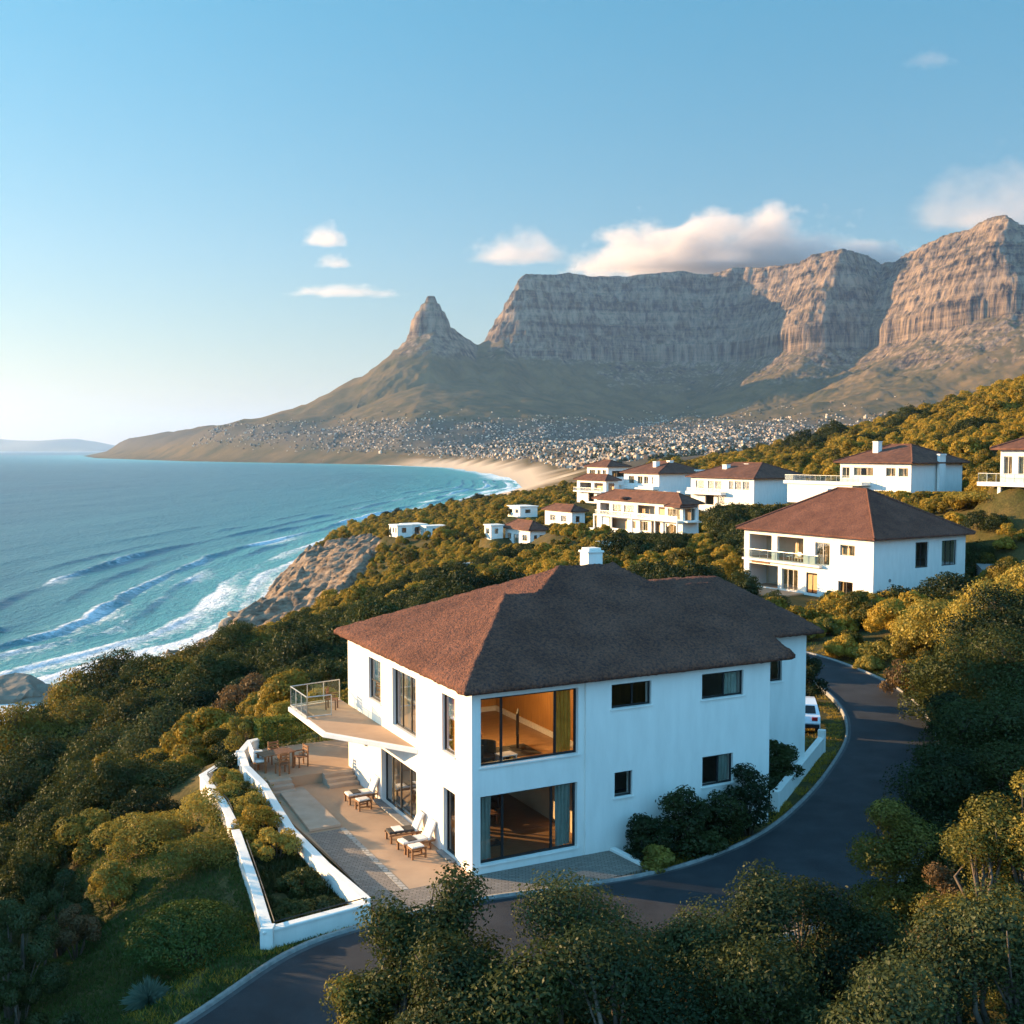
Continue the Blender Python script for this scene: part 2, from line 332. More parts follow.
def land(x, y):
    x = np.asarray(x, float); y = np.asarray(y, float)
    d = shore(x, y); z = tps(x, y)
    cl = .95 + .25 * fbm(x / 40, y / 40, 3, 3)
    rough = fbm(x / 9, y / 9, 4, 9) * 2.2 * sstep(45, 15, d) * sstep(-5, 3, d) * sstep(200, 240, y)
    z = np.minimum(z + fbm(x / 30, y / 30, 3, 5) * .6 * sstep(60, 110, np.hypot(x, y)), SEA - 2 + cl * np.maximum(d, -8)) + rough
    z = np.where(y > 800, np.minimum(z, -45 + (1000 - y) * .3 + 20), z)
    # level ground under road, terrace and house
    rd, ri = seg_dist(x, y, np.vstack([ROAD_IN, ROAD_OUT[::-1]]), True)
    k = np.where(ri, 1.0, sstep(3.0, .7, rd)); z = z * (1 - k) + (road_z(x, y) - .12) * k
    u, v = to_h1(x, y)
    pd, pi = seg_dist(u, v, [(-4.3, -1.6), (6, -2.2), (13.5, -1), (19, 3), (19, 13.5), (1.5, 17), (-3.6, 18), (-4.6, 9)], True)
    k = np.where(pi, 1.0, sstep(2.2, .3, pd)); z = z * (1 - k) - .12 * k
    pd, pi = seg_dist(u, v, [(-3.9, -1.1), (-7.3, -1.5), (-6.2, 7.4), (-6, 10.3), (-6, 14.6), (-3.3, 17.5), (-4.2, 11)], True)
    k = np.where(pi, 1.0, sstep(.7, .2, pd)); z = z * (1 - k) - .3 * k
    for cx, cy, cz, r in FLATS:
        k = sstep(r * 1.6, r, np.hypot(x - cx, y - cy)); z = z * (1 - k) + cz * k
    return z
# every villa stands on its own levelled pad: filled from the table below
VILLAS = {                       # corner px, distance, base z, turn, far px of lit and of shaded facade, wall height
    'h2': (875, 102, -.3, 31.9, 745, 967, 6.0), 'h3': (911, 165, 6.0, 34, 840, 962, 6.0), 'h4': (754, 220, 2.2, 33, 691, 806, 6.0),
    'h5': (683, 200, -2.0, 30, 597, 699, 6.0), 'h6': (659, 260, 2.3, 30, 624, 704, 6.0), 'h7': (608, 290, 3.2, 30, 587, 628, 6.2),
    'h7b': (606, 268, .8, 30, 577, 618, 5.6), 'h8': (530, 230, -6.5, 30, 505, 546, 3.5), 'h9': (572, 250, -3.6, 30, 545, 585, 3.4), 'h11': (1040, 118, 10.5, 33, 1000, 1075, 3.6)}
def villa_geo(k):
    px, Y, z, rot, pl, pr, h = VILLAS[k]; a = math.radians(rot); X = (px - 512) / F_PX * Y
    tl = (pl - 512) / F_PX; tr = (pr - 512) / F_PX
    Wd = (X - tl * Y) / (math.sin(a) + tl * math.cos(a)); L = (tr * Y - X) / (math.cos(a) - tr * math.sin(a))
    return X, Y, z, a, L, Wd, h
FLATS = []
for k in VILLAS:
    X, Y, z, a, L, Wd, h = villa_geo(k)
    FLATS.append((X + L / 2 * math.cos(a) - Wd / 2 * math.sin(a), Y + L / 2 * math.sin(a) + Wd / 2 * math.cos(a), z - .1, max(L, Wd) * .62))

FLATB = []
for px, py, Y, r_ in [(397, 536, 330, 5), (409, 537, 335, 6), (426, 536, 332, 6), (491, 538, 236, 3), (520, 517, 268, 5), (470, 566, 190, 2.5), (610, 546, 165, 2.2)]:
    q = at_y(px, py, Y); FLATB.append((q[0], q[1], q[2], r_)); FLATS.append((q[0] + 1, q[1] + 2, q[2] - .1, r_))

# --- ground material: dry scrub soil, rock where the cliff is, golden verge
def ground_mat():
    m, N, Lk, P = new_mat('scrub_ground'); g = add(N, 'ShaderNodeNewGeometry')
    n1 = add(N, 'ShaderNodeTexNoise', Scale=.25, Detail=8, Roughness=.65); n2 = add(N, 'ShaderNodeTexNoise', Scale=5, Detail=6)
    for n in (n1, n2): Lk.new(g.outputs['Position'], n.inputs['Vector'])
    r = add(N, 'ShaderNodeValToRGB'); e = r.color_ramp.elements; e[0].position = .35; e[0].color = (.036, .042, .013, 1); e[1].position = .72; e[1].color = (.12, .082, .034, 1)
    Lk.new(n1.outputs['Fac'], r.inputs[0])
    r2 = add(N, 'ShaderNodeValToRGB'); e = r2.color_ramp.elements; e[0].position = .3; e[0].color = (.6, .6, .6, 1); e[1].position = .7; e[1].color = (1.25, 1.2, 1.1, 1); Lk.new(n2.outputs['Fac'], r2.inputs[0])
    mm = add(N, 'ShaderNodeMix', data_type='RGBA', blend_type='MULTIPLY'); mm.inputs[0].default_value = 1; Lk.new(r.outputs[0], mm.inputs[6]); Lk.new(r2.outputs[0], mm.inputs[7])
    at = add(N, 'ShaderNodeAttribute', attribute_name='rock'); mp = add(N, 'ShaderNodeMapping'); mp.inputs['Scale'].default_value = (.25, .25, .9); mp.inputs['Rotation'].default_value = (.5, .3, 0)
    Lk.new(g.outputs['Position'], mp.inputs[0])
    n3 = add(N, 'ShaderNodeTexNoise', Scale=1.0, Detail=9, Roughness=.7); Lk.new(mp.outputs[0], n3.inputs['Vector'])
    r3 = add(N, 'ShaderNodeValToRGB'); e = r3.color_ramp.elements; e[0].position = .35; e[0].color = (.10, .068, .048, 1); e[1].position = .65; e[1].color = (.36, .26, .18, 1); Lk.new(n3.outputs['Fac'], r3.inputs[0])
    mx = add(N, 'ShaderNodeMix', data_type='RGBA'); Lk.new(at.outputs['Fac'], mx.inputs[0]); Lk.new(mm.outputs[2], mx.inputs[6]); Lk.new(r3.outputs[0], mx.inputs[7])
    Lk.new(mx.outputs[2], P.inputs['Base Color']); P.inputs['Roughness'].default_value = .95; P.inputs['Specular IOR Level'].default_value = .1
    b = add(N, 'ShaderNodeBump', Strength=.5, Distance=.08); Lk.new(n2.outputs['Fac'], b.inputs['Height'])
    b2 = add(N, 'ShaderNodeBump', Distance=1.2); Lk.new(at.outputs['Fac'], b2.inputs['Strength']); Lk.new(n3.outputs['Fac'], b2.inputs['Height']); Lk.new(b.outputs[0], b2.inputs['Normal']); Lk.new(b2.outputs[0], P.inputs['Normal'])
    return m
gx = np.sinh(np.linspace(-4.3, 4.3, 330)) * 14; gx = gx[(gx > -160)]
gx = np.concatenate([gx, [520, 620]])
gy = np.concatenate([np.linspace(-60, 18, 50), np.arange(19, 62, .55), 62 + (np.exp(np.linspace(0, 3.6, 210)) - 1) * 25.5])
GX, GY = np.meshgrid(gx, gy, indexing='ij'); GZ = land(GX, GY)
dd = shore(GX, GY)
def rockiness(x, y): d = shore(x, y); return sstep(.2, .5, (sstep(48, 34, d) + .4 * fbm(x / 14, y / 14, 4, 21)) * sstep(262, 280, y) * sstep(480, 420, y))
rock = rockiness(GX, GY)
rock = np.maximum(rock, sstep(9, 4, dd))
me = np_mesh('terrain', np.stack([GX, GY, GZ], 2).reshape(-1, 3), grid_faces(len(gx), len(gy)), True); vattr(me, 'rock', rock)
tag(link('terrain', me, ground_mat()), kind='structure')

# --- rugged rock of the headland, a finer sheet of its own
cx_, cy_ = np.arange(-104, -36, .7), np.arange(258, 470, .7); KX, KY = np.meshgrid(cx_, cy_, indexing='ij'); kr = rockiness(KX, KY); kz = land(KX, KY)
ru, rv = KX * .80 + KY * .60, -KX * .60 + KY * .80
rid = (1 - np.abs(fbm(ru / 16, rv / 7, 3, 91))) * 3.2 + (1 - np.abs(fbm(ru / 5, rv / 2.2, 3, 92))) * 1.5 + fbm(KX / 1.5, KY / 1.5, 2, 93) * .5
def blocks(a, b, seed):
    a = np.floor(a + .9 * fbm(KX / 5, KY / 5, 3, seed)); b = np.floor(b + .9 * fbm(KX / 5 + 7, KY / 5, 3, seed + 1)); return vnoise(a * 1.0, b * 1.0, seed)
rid = rid * .7 + 2.6 * blocks(ru / 6.5, rv / 3.2, 95) + 1.3 * blocks(ru / 2.4, rv / 1.5, 97) - .6
me = np_mesh('cliff', np.stack([KX, KY, np.where(kr > .04, kz - 2.4 + rid * kr, kz - 3)], 2).reshape(-1, 3), grid_faces(len(cx_), len(cy_)), False); vattr(me, 'rock', np.ones(kr.size))
tag(link('cliff', me, bpy.data.materials['scrub_ground']), kind='structure')

# --- sea
def sea_mat():
    m, N, Lk, P = new_mat('sea_water'); g = add(N, 'ShaderNodeNewGeometry')
    a1 = add(N, 'ShaderNodeAttribute', attribute_name='shallow'); a2 = add(N, 'ShaderNodeAttribute', attribute_name='foam')
    r = add(N, 'ShaderNodeValToRGB'); e = r.color_ramp.elements; e[0].position = 0; e[0].color = (.001, .058, .098, 1); e[1].position = 1; e[1].color = (.07, .36, .38, 1)
    x = e.new(.5); x.color = (.006, .150, .195, 1); Lk.new(a1.outputs['Fac'], r.inputs[0])
    n = add(N, 'ShaderNodeTexNoise', Scale=.35, Detail=8, Roughness=.7); Lk.new(g.outputs['Position'], n.inputs['Vector'])
    # foam cover: lacy where it thins out
    ad = add(N, 'ShaderNodeMath', operation='ADD'); Lk.new(a2.outputs['Fac'], ad.inputs[0]); Lk.new(n.outputs['Fac'], ad.inputs[1])
    fr = add(N, 'ShaderNodeMapRange'); fr.inputs['From Min'].default_value = .85; fr.inputs['From Max'].default_value = 1.15; Lk.new(ad.outputs[0], fr.inputs[0])
    mx = add(N, 'ShaderNodeMix', data_type='RGBA'); Lk.new(fr.outputs[0], mx.inputs[0]); Lk.new(r.outputs[0], mx.inputs[6]); mx.inputs[7].default_value = (.78, .8, .82, 1)
    Lk.new(mx.outputs[2], P.inputs['Base Color'])
    rr = add(N, 'ShaderNodeMapRange'); rr.inputs['To Min'].default_value = .28; rr.inputs['To Max'].default_value = .9; Lk.new(fr.outputs[0], rr.inputs[0]); Lk.new(rr.outputs[0], P.inputs['Roughness'])
    P.inputs['IOR'].default_value = 1.33; P.inputs['Specular IOR Level'].default_value = .36
    mp = add(N, 'ShaderNodeMapping'); mp.inputs['Rotation'].default_value = (0, 0, .35); mp.inputs['Scale'].default_value = (.30, .12, .1); Lk.new(g.outputs['Position'], mp.inputs[0])
    w1 = add(N, 'ShaderNodeTexNoise', Scale=1.0, Detail=7, Roughness=.65); Lk.new(mp.outputs[0], w1.inputs['Vector'])
    mp2 = add(N, 'ShaderNodeMapping'); mp2.inputs['Rotation'].default_value = (0, 0, .2); mp2.inputs['Scale'].default_value = (.02, .006, .1); Lk.new(g.outputs['Position'], mp2.inputs[0])
    w2 = add(N, 'ShaderNodeTexNoise', Scale=1.0, Detail=4); Lk.new(mp2.outputs[0], w2.inputs['Vector'])
    b = add(N, 'ShaderNodeBump', Strength=1.0, Distance=3.0); Lk.new(w1.outputs['Fac'], b.inputs['Height'])
    b2 = add(N, 'ShaderNodeBump', Strength=.8, Distance=8.0); Lk.new(w2.outputs['Fac'], b2.inputs['Height']); Lk.new(b.outputs[0], b2.inputs['Normal']); Lk.new(b2.outputs[0], P.inputs['Normal'])
    return m
M['sea'] = sea_mat()
def shallow(x, y):
    d = -shore(x, y); k = 60 + .10 * np.clip(y - 300, 0, 4000)
    return np.clip(np.exp(-np.maximum(d, 0) / (k * 1.6)) * .95 + .1 * fbm(x / 160, y / 400, 3, 31), 0, 1)
sx = -60 + np.sinh(np.linspace(-7.0, 7.0, 190)) * 55; sy = np.concatenate([np.linspace(-1500, 150, 8), 160 + (np.exp(np.linspace(0, 7.6, 230)) - 1) * 19])
SX, SY = np.meshgrid(sx, sy, indexing='ij')
me = np_mesh('sea', np.stack([SX, SY, np.full_like(SX, SEA - .7)], 2).reshape(-1, 3), grid_faces(len(sx), len(sy)), True)
far_foam = np.zeros_like(SX); dsh = -shore(SX, SY)
far_foam = sstep(90, 0, dsh) * sstep(500, 800, SY) * .5 + .3 * sstep(420, 60, dsh) * sstep(900, 1300, SY) * np.clip(fbm(SX / 60, SY / 300, 3, 77), 0, 1)
vattr(me, 'shallow', shallow(SX, SY)); vattr(me, 'foam', far_foam)
tag(link('sea', me, M['sea']), kind='structure')
# breaking swell along the near shore: a sheet with real crests, laid along the coast line
cl = smooth_line(COAST[1:15], 640); ds = np.hypot(*np.diff(cl, axis=0).T); s_arc = np.concatenate([[0], np.cumsum(ds)])
tn = np.gradient(cl, axis=0)
for _ in range(60): tn = np.vstack([tn[:1], (tn[:-2] + tn[1:-1] + tn[2:]) / 3, tn[-1:]])
tn /= np.hypot(tn[:, 0], tn[:, 1])[:, None]
nrm = np.stack([-tn[:, 1], tn[:, 0]], 1)
off = np.concatenate([np.arange(-12, 120, 1.0), np.arange(120, 300, 3.0)])
WX = cl[:, 0][:, None] + nrm[:, 0][:, None] * off; WY = cl[:, 1][:, None] + nrm[:, 1][:, None] * off
S2 = np.broadcast_to(s_arc[:, None], WX.shape); D2 = np.broadcast_to(off[None], WX.shape)
wz = np.zeros_like(WX); foam = np.zeros_like(WX)
for k, (dc, amp, brk) in enumerate([(7, .35, .9), (20, .8, 1.0), (38, 1.0, .6), (52, 1.5, .85), (72, 1.0, .45), (90, 1.5, .75), (112, .9, .3), (142, .6, .1), (178, .4, 0), (220, .25, 0)]):
    wob = dc + 4 * fbm(S2 / 90, np.full_like(S2, k * 3.7), 3, 40 + k) + 2.0 * fbm(S2 / 14, np.full_like(S2, k * 1.3), 2, 60 + k)
    q = D2 - wob; A = amp * np.clip(.55 + .9 * fbm(S2 / 70, np.full_like(S2, k * 9.1), 2, 80 + k), .08, 1.3)
    wz += A * np.where(q > 0, np.exp(-(q / 7.0) ** 2), np.exp(-(q / 2.2) ** 2))
    B = np.clip(brk * 1.25 - .45 + .8 * fbm(S2 / 60, np.full_like(S2, k * 5.3), 3, 90 + k), 0, 1)
    foam = np.maximum(foam, B * np.where(q > 0, np.exp(-(q / 2.0) ** 2), np.exp(-(-q / (6 + 7 * B)) ** 1.3) * .95))
foam = np.maximum(foam, sstep(7, -1, D2) * .75)
foam = np.clip(foam, 0, 1) * .62 + .10 * sstep(70, 5, D2) + .06
edge = sstep(300, 235, D2) * sstep(0, 40, S2) * sstep(s_arc[-1], s_arc[-1] - 60, S2)
me = np_mesh('surf', np.stack([WX, WY, SEA + wz - (1 - edge) * 1.2], 2).reshape(-1, 3), grid_faces(len(cl), len(off)), True)
vattr(me, 'shallow', shallow(WX, WY)); vattr(me, 'foam', foam * edge)
tag(link('surf_water', me, M['sea']), kind='structure')

# --- far land, town slopes and the mountains (one height function)
def px_xy(px, Y): return ((px - 512) / F_PX * Y, Y)
PLATEAU = [px_xy(*q) for q in [(528, 6100), (545, 6180), (600, 6330), (660, 6380), (712, 6420), (735, 6330), (745, 6360), (765, 6210), (805, 5900), (836, 5560), (846, 5620), (858, 5820), (868, 6020), (882, 5900), (904, 5600), (945, 5150), (985, 4860), (1004, 4740), (1013, 4980), (1030, 5080), (1060, 4950), (1180, 4500)]] + [(6500, 6500), (5000, 9000), px_xy(560, 9000), px_xy(535, 7000)]
LION = px_xy(432, 5600)
def mountain(x, y):
    d = shore(x, y)
    base = SEA - 3 + 6 * sstep(-10, 60, d) + np.maximum(d, 0) ** 1.12 * .024
    base = np.where(base > 120, 120 + (base - 120) * .25, base)
    # flat-topped mountain: cliffs with ribs and ledges, scree below
    wx = x + 60 * fbm(x / 300, y / 300, 4, 11); wy = y + 60 * fbm(x / 300 + 50, y / 300, 4, 12)
    pd, pi = seg_dist(wx, wy, PLATEAU, True); p = np.where(pi, -pd, pd)
    p = p + 26 * fbm(x / 75, y / 75, 4, 14, .6) + 16 * (1 - np.abs(fbm(x / 38, y / 38, 2, 34))) - 12
    top = 985 + .055 * (x - 157) + 18 * fbm(x / 160, y / 160, 4, 15)
    top = top - 42 * sstep(1330, 1580, x) - 35 * sstep(1780, 2050, x)
    p = p + 9 * np.abs(fbm(x / 19, y / 19, 2, 35)); c = np.clip(p / 290, 0, 1); low = 90 * sstep(1650, 2100, x)
    led = c + .010 * np.sin(c * 46 + 2 * fbm(x / 500, y / 500, 2, 13)) + .006 * np.sin(c * 95)
    cliff = top - np.clip(led, 0, 1) * (480 - low)
    tal = (515 + low * .8) * np.exp(-np.maximum(p - 255, 0) / (700 + low * 3)) + 16 * fbm(x / 110, y / 110, 4, 16)
    z = np.where(p < 275, np.maximum(cliff, np.where(p > 255, tal, -1e3)), tal)
    z = np.where(p < 0, top, z)
    # the pointed peak beside it
    dx, dy = x - LION[0], y - LION[1]
    r = np.hypot(dx * np.where(dx < 0, 1.0, 1.12), dy * np.where(dy < 0, 1.35, 1.0)) * (1 + .10 * fbm(x / 120, y / 120, 4, 17))
    drop = np.interp(r, [0, 20, 45, 97, 108, 123, 160, 225, 368, 521, 780, 1190, 1550, 2300, 3200], [0, 8, 42, 115, 168, 215, 262, 322, 414, 501, 608, 690, 725, 800, 880])
    lion = 788 - drop + np.where(r < 210, 7 * np.sin(drop * .16), 0) + 14 * fbm(x / 90, y / 90, 4, 18) * sstep(20, 300, r)
    # long ridge from the peak to the sea
    rd, _ = seg_dist(x, y, [LION, px_xy(280, 6000), px_xy(200, 6600), px_xy(120, 7800), px_xy(95, 8600)])
    t = np.clip((LION[0] - x) / 2700, 0, 1)
    ridge = np.interp(t, [0, .3, .45, .7, .88, 1], [420, 215, 165, 120, 80, -30]) - rd * .24 + 12 * fbm(x / 120, y / 120, 3, 19)
    z = np.maximum(np.maximum(z, lion), ridge)
    # saddle between the pointed peak and the flat mountain, then the stepped left shoulder
    sx_, sz_ = np.array([px_xy(q, 5900)[0] for q in (440, 462, 478, 490, 504)]), np.array([690, 615, 572, 610, 690])
    qd, _ = seg_dist(x, y, [px_xy(440, 5620), px_xy(462, 5760), px_xy(478, 5900), px_xy(490, 6000), px_xy(504, 6080)])
    z = np.maximum(z, np.interp(x, sx_, sz_) - qd * .80 + 10 * fbm(x / 40, y / 40, 3, 36))
    # low spur in front of the cliffs
    sd_, _ = seg_dist(x, y, [px_xy(1030, 4300), px_xy(930, 4300), px_xy(800, 4350), px_xy(700, 4450), px_xy(640, 4500)])
    st = np.clip((x - 520) / 1500, 0, 1)
    z = np.maximum(z, 105 + 255 * st ** 1.3 - sd_ * .36 + 10 * fbm(x / 90, y / 90, 4, 20))
    k = sstep(-20, 250, d)
    k2 = 30.0; hh = np.clip(.5 + .5 * (z - base) / k2, 0, 1)
    zz = base * (1 - hh) + z * hh + k2 * hh * (1 - hh) * .5
    return base * (1 - k) + zz * k
def mountain_mat():
    m, N, Lk, P = new_mat('mountain'); g = add(N, 'ShaderNodeNewGeometry')
    sx_ = add(N, 'ShaderNodeSeparateXYZ'); Lk.new(g.outputs['Position'], sx_.inputs[0])
    a_r = add(N, 'ShaderNodeAttribute', attribute_name='rock'); a_s = add(N, 'ShaderNodeAttribute', attribute_name='sand'); a_t = add(N, 'ShaderNodeAttribute', attribute_name='town')
    n1 = add(N, 'ShaderNodeTexNoise', Scale=.008, Detail=8, Roughness=.65); Lk.new(g.outputs['Position'], n1.inputs['Vector'])
    r = add(N, 'ShaderNodeValToRGB'); e = r.color_ramp.elements; e[0].position = .35; e[0].color = (.046, .044, .018, 1); e[1].position = .65; e[1].color = (.135, .088, .038, 1); Lk.new(n1.outputs['Fac'], r.inputs[0])
    # strata in height, cracks running down
    mp = add(N, 'ShaderNodeMapping'); mp.inputs['Scale'].default_value = (.0012, .0012, .03); Lk.new(g.outputs['Position'], mp.inputs[0])
    n2 = add(N, 'ShaderNodeTexNoise', Scale=1.0, Detail=7, Roughness=.7); Lk.new(mp.outputs[0], n2.inputs['Vector'])
    mp3 = add(N, 'ShaderNodeMapping'); mp3.inputs['Scale'].default_value = (.035, .035, .005); Lk.new(g.outputs['Position'], mp3.inputs[0])
    n3 = add(N, 'ShaderNodeTexNoise', Scale=1.0, Detail=8, Roughness=.7); Lk.new(mp3.outputs[0], n3.inputs['Vector'])
    av = add(N, 'ShaderNodeMath', operation='MULTIPLY_ADD'); av.inputs[1].default_value = .36; Lk.new(n2.outputs['Fac'], av.inputs[0])
    hv = add(N, 'ShaderNodeMath', operation='MULTIPLY'); hv.inputs[1].default_value = .64; Lk.new(n3.outputs['Fac'], hv.inputs[0]); Lk.new(hv.outputs[0], av.inputs[2])
    r2 = add(N, 'ShaderNodeValToRGB'); e = r2.color_ramp.elements; e[0].position = .42; e[0].color = (.010, .010, .011, 1); e[1].position = .58; e[1].color = (.28, .20, .135, 1); Lk.new(av.outputs[0], r2.inputs[0])
    mx = add(N, 'ShaderNodeMix', data_type='RGBA'); Lk.new(a_r.outputs['Fac'], mx.inputs[0]); Lk.new(r.outputs[0], mx.inputs[6]); Lk.new(r2.outputs[0], mx.inputs[7])
    mt = add(N, 'ShaderNodeMix', data_type='RGBA'); Lk.new(a_t.outputs['Fac'], mt.inputs[0]); Lk.new(mx.outputs[2], mt.inputs[6]); mt.inputs[7].default_value = (.085, .07, .05, 1)
    ms = add(N, 'ShaderNodeMix', data_type='RGBA'); Lk.new(a_s.outputs['Fac'], ms.inputs[0]); Lk.new(mt.outputs[2], ms.inputs[6]); ms.inputs[7].default_value = (.48, .37, .26, 1)
    Lk.new(ms.outputs[2], P.inputs['Base Color']); P.inputs['Roughness'].default_value = .95; P.inputs['Specular IOR Level'].default_value = .05
    b = add(N, 'ShaderNodeBump', Distance=45.0); bs = add(N, 'ShaderNodeMath', operation='MULTIPLY_ADD'); bs.inputs[1].default_value = .8; bs.inputs[2].default_value = .15; Lk.new(a_r.outputs['Fac'], bs.inputs[0]); Lk.new(bs.outputs[0], b.inputs['Strength'])
    Lk.new(av.outputs[0], b.inputs['Height']); Lk.new(b.outputs[0], P.inputs['Normal'])
    return m
M['mountain'] = mountain_mat()
def far_sheet(name, xs, ys, hole=None, smooth=True):
    X, Y = np.meshgrid(xs, ys, indexing='ij'); Z = mountain(X, Y)
    fc = grid_faces(len(xs), len(ys))
    if hole is not None:
        cx = X.ravel()[fc].mean(1); cyy = Y.ravel()[fc].mean(1)
        fc = fc[~((cx > hole[0]) & (cx < hole[1]) & (cyy > hole[2]) & (cyy < hole[3]))]
    me = np_mesh(name, np.stack([X, Y, Z], 2).reshape(-1, 3), fc, smooth)
    gx_ = np.gradient(Z, xs, axis=0); gy_ = np.gradient(Z, ys, axis=1); sl = np.hypot(gx_, gy_)
    d = shore(X, Y)
    lz = np.hypot(X - LION[0], Y - LION[1]) < 900
    vattr(me, 'rock', sstep(.62, 1.0, sl + .12 * fbm(X / 60, Y / 60, 3, 30)) * np.where(lz, sstep(440, 500, Z + 25 * fbm(X / 50, Y / 50, 3, 33)), sstep(250, 380, Z)))
    vattr(me, 'sand', sstep(82, 58, d + 18 * fbm(X / 80, Y / 80, 3, 29)) * sstep(3900, 3350, Y))
    vattr(me, 'town', sstep(110, 160, d) * sstep(150, 90, Z) * .9)
    return tag(link(name, me, M['mountain']), kind='structure')
fx = np.arange(-720, 3121, 6.0); fy = np.concatenate([np.arange(3600, 4300, 20.0), np.arange(4300, 6700, 5.5), np.arange(6700, 7300, 30)])
far_sheet('mountain', fx, fy, None, False)
ox = np.concatenate([np.arange(-5200, -721, 40.0), np.arange(-720, 3115, 42.0), [fx[-1]], np.arange(fx[-1] + 40, 7200, 120)]); oy = np.concatenate([np.arange(880, 3600, 40.0), np.arange(3600, fy[-1], 60.0), [fy[-1]], np.arange(fy[-1] + 80, 11000, 120)])
far_sheet('far_coast', ox, oy, (-720, fx[-1] - 1, 3600, fy[-1]))
# faint hills across the water
hx = np.linspace(-16500, -9500, 90); hy = np.linspace(24000, 30000, 14); HX, HY = np.meshgrid(hx, hy, indexing='ij')
def bump(c, w, h): return h * np.exp(-((HX - c) / w) ** 2)
HZ = .62 * (bump(-13000, 900, 420) + bump(-10700, 800, 350) + bump(-11800, 1200, 270) + bump(-15000, 1500, 300)) * np.sin(np.clip((HY - 24000) / 6000, 0, 1) * math.pi) * (1 + .25 * fbm(HX / 900, HY / 900, 4, 44)) + SEA - 5
tag(link('distant_hills', np_mesh('distant_hills', np.stack([HX, HY, HZ], 2).reshape(-1, 3), grid_faces(90, 14), True), surf('distant_scrub', (.09, .08, .05), None, .001, .95)), kind='structure')
# ------------------------------------------------------------------ building kit
def facade(mb, P, a0, a1, z0, z1, th, ops):
    """a wall of thickness th with rectangular openings; P(a, t, z) places it"""
    A = sorted({a0, a1, *[q for o in ops for q in o[:2]]}); Z = sorted({z0, z1, *[q for o in ops for q in o[2:4]]})
    A = [q for q in A if a0 <= q <= a1]; Z = [q for q in Z if z0 <= q <= z1]
    na, nz = len(A) - 1, len(Z) - 1
    def solid(i, j):
        if i < 0 or j < 0 or i >= na or j >= nz: return False
        ca, cz = (A[i] + A[i + 1]) / 2, (Z[j] + Z[j + 1]) / 2
        return not any(o[0] < ca < o[1] and o[2] < cz < o[3] for o in ops)
    for i in range(na):
        for j in range(nz):
            if not solid(i, j): continue
            a, b, c, d = A[i], A[i + 1], Z[j], Z[j + 1]
            for t in (0, th): mb.poly([P(a, t, c), P(b, t, c), P(b, t, d), P(a, t, d)])
            if not solid(i - 1, j): mb.poly([P(a, 0, c), P(a, th, c), P(a, th, d), P(a, 0, d)])
            if not solid(i + 1, j): mb.poly([P(b, 0, c), P(b, th, c), P(b, th, d), P(b, 0, d)])
            if not solid(i, j - 1): mb.poly([P(a, 0, c), P(b, 0, c), P(b, th, c), P(a, th, c)])
            if not solid(i, j + 1): mb.poly([P(a, 0, d), P(b, 0, d), P(b, th, d), P(a, th, d)])
def pbox(mb, P, a0, a1, t0, t1, z0, z1):
    n = len(mb.v); mb.v += [P(a, t, z) for z in (z0, z1) for a, t in ((a0, t0), (a1, t0), (a1, t1), (a0, t1))]
    mb.f += [tuple(n + i for i in q) for q in ((3, 2, 1, 0), (4, 5, 6, 7), (0, 1, 5, 4), (1, 2, 6, 5), (2, 3, 7, 6), (3, 0, 4, 7))]
def curtain(P, a0, a1, z0, z1, t, m, parent, amp=.045, wl_=.16):
    n = max(6, int((a1 - a0) / wl_ * 8)); mb = MB(); zs = np.linspace(z0, z1, 5)
    V = []
    for i in range(n + 1):
        a = a0 + (a1 - a0) * i / n
        for z in zs: V.append(P(a + .02 * math.sin(z * 2 + i), t + amp * math.sin(i / n * (a1 - a0) / wl_ * 2 * math.pi + .4 * math.sin(z * 1.5)), z))
    mb.v = V; mb.f = [tuple(int(q) for q in f) for f in grid_faces(n + 1, len(zs))]
    return mb.build('curtain', m, parent, smooth=True)
def window(parent, P, a0, a1, z0, z1, t=.16, mull=(), bars=(), fw=.06, name='window', fm=None, glass=None, sill=False, curtains=()):
    mb = MB(); fd = .06; e = .004
    a0 += e; a1 -= e; z0 += e; z1 -= e
    pbox(mb, P, a0, a0 + fw, t, t + fd, z0, z1); pbox(mb, P, a1 - fw, a1, t, t + fd, z0, z1)
    pbox(mb, P, a0 + fw, a1 - fw, t, t + fd, z0, z0 + fw); pbox(mb, P, a0 + fw, a1 - fw, t, t + fd, z1 - fw, z1)
    for q in mull: pbox(mb, P, q - fw * .55, q + fw * .55, t + .002, t + fd - .002, z0 + fw, z1 - fw)
    for q in bars: pbox(mb, P, a0 + fw, a1 - fw, t + .005, t + fd - .005, q - fw * .4, q + fw * .4)
    fr = mb.build(name, fm or M['frame'], parent)
    g = MB(); g.poly([P(a0 + fw, t + fd / 2, z0 + fw), P(a1 - fw, t + fd / 2, z0 + fw), P(a1 - fw, t + fd / 2, z1 - fw), P(a0 + fw, t + fd / 2, z1 - fw)])
    g.build('pane', glass or M['glass'], fr)
    if sill:
        s = MB(); pbox(s, P, a0 - .06, a1 + .06, -.05, t - .01, z0 - .06, z0 - .006); s.build('sill', M['plaster'], fr)
    for (c0, c1, m) in curtains: curtain(P, c0, c1, z0 + .02, z1 - .03, t + .22, m, fr)
    return fr
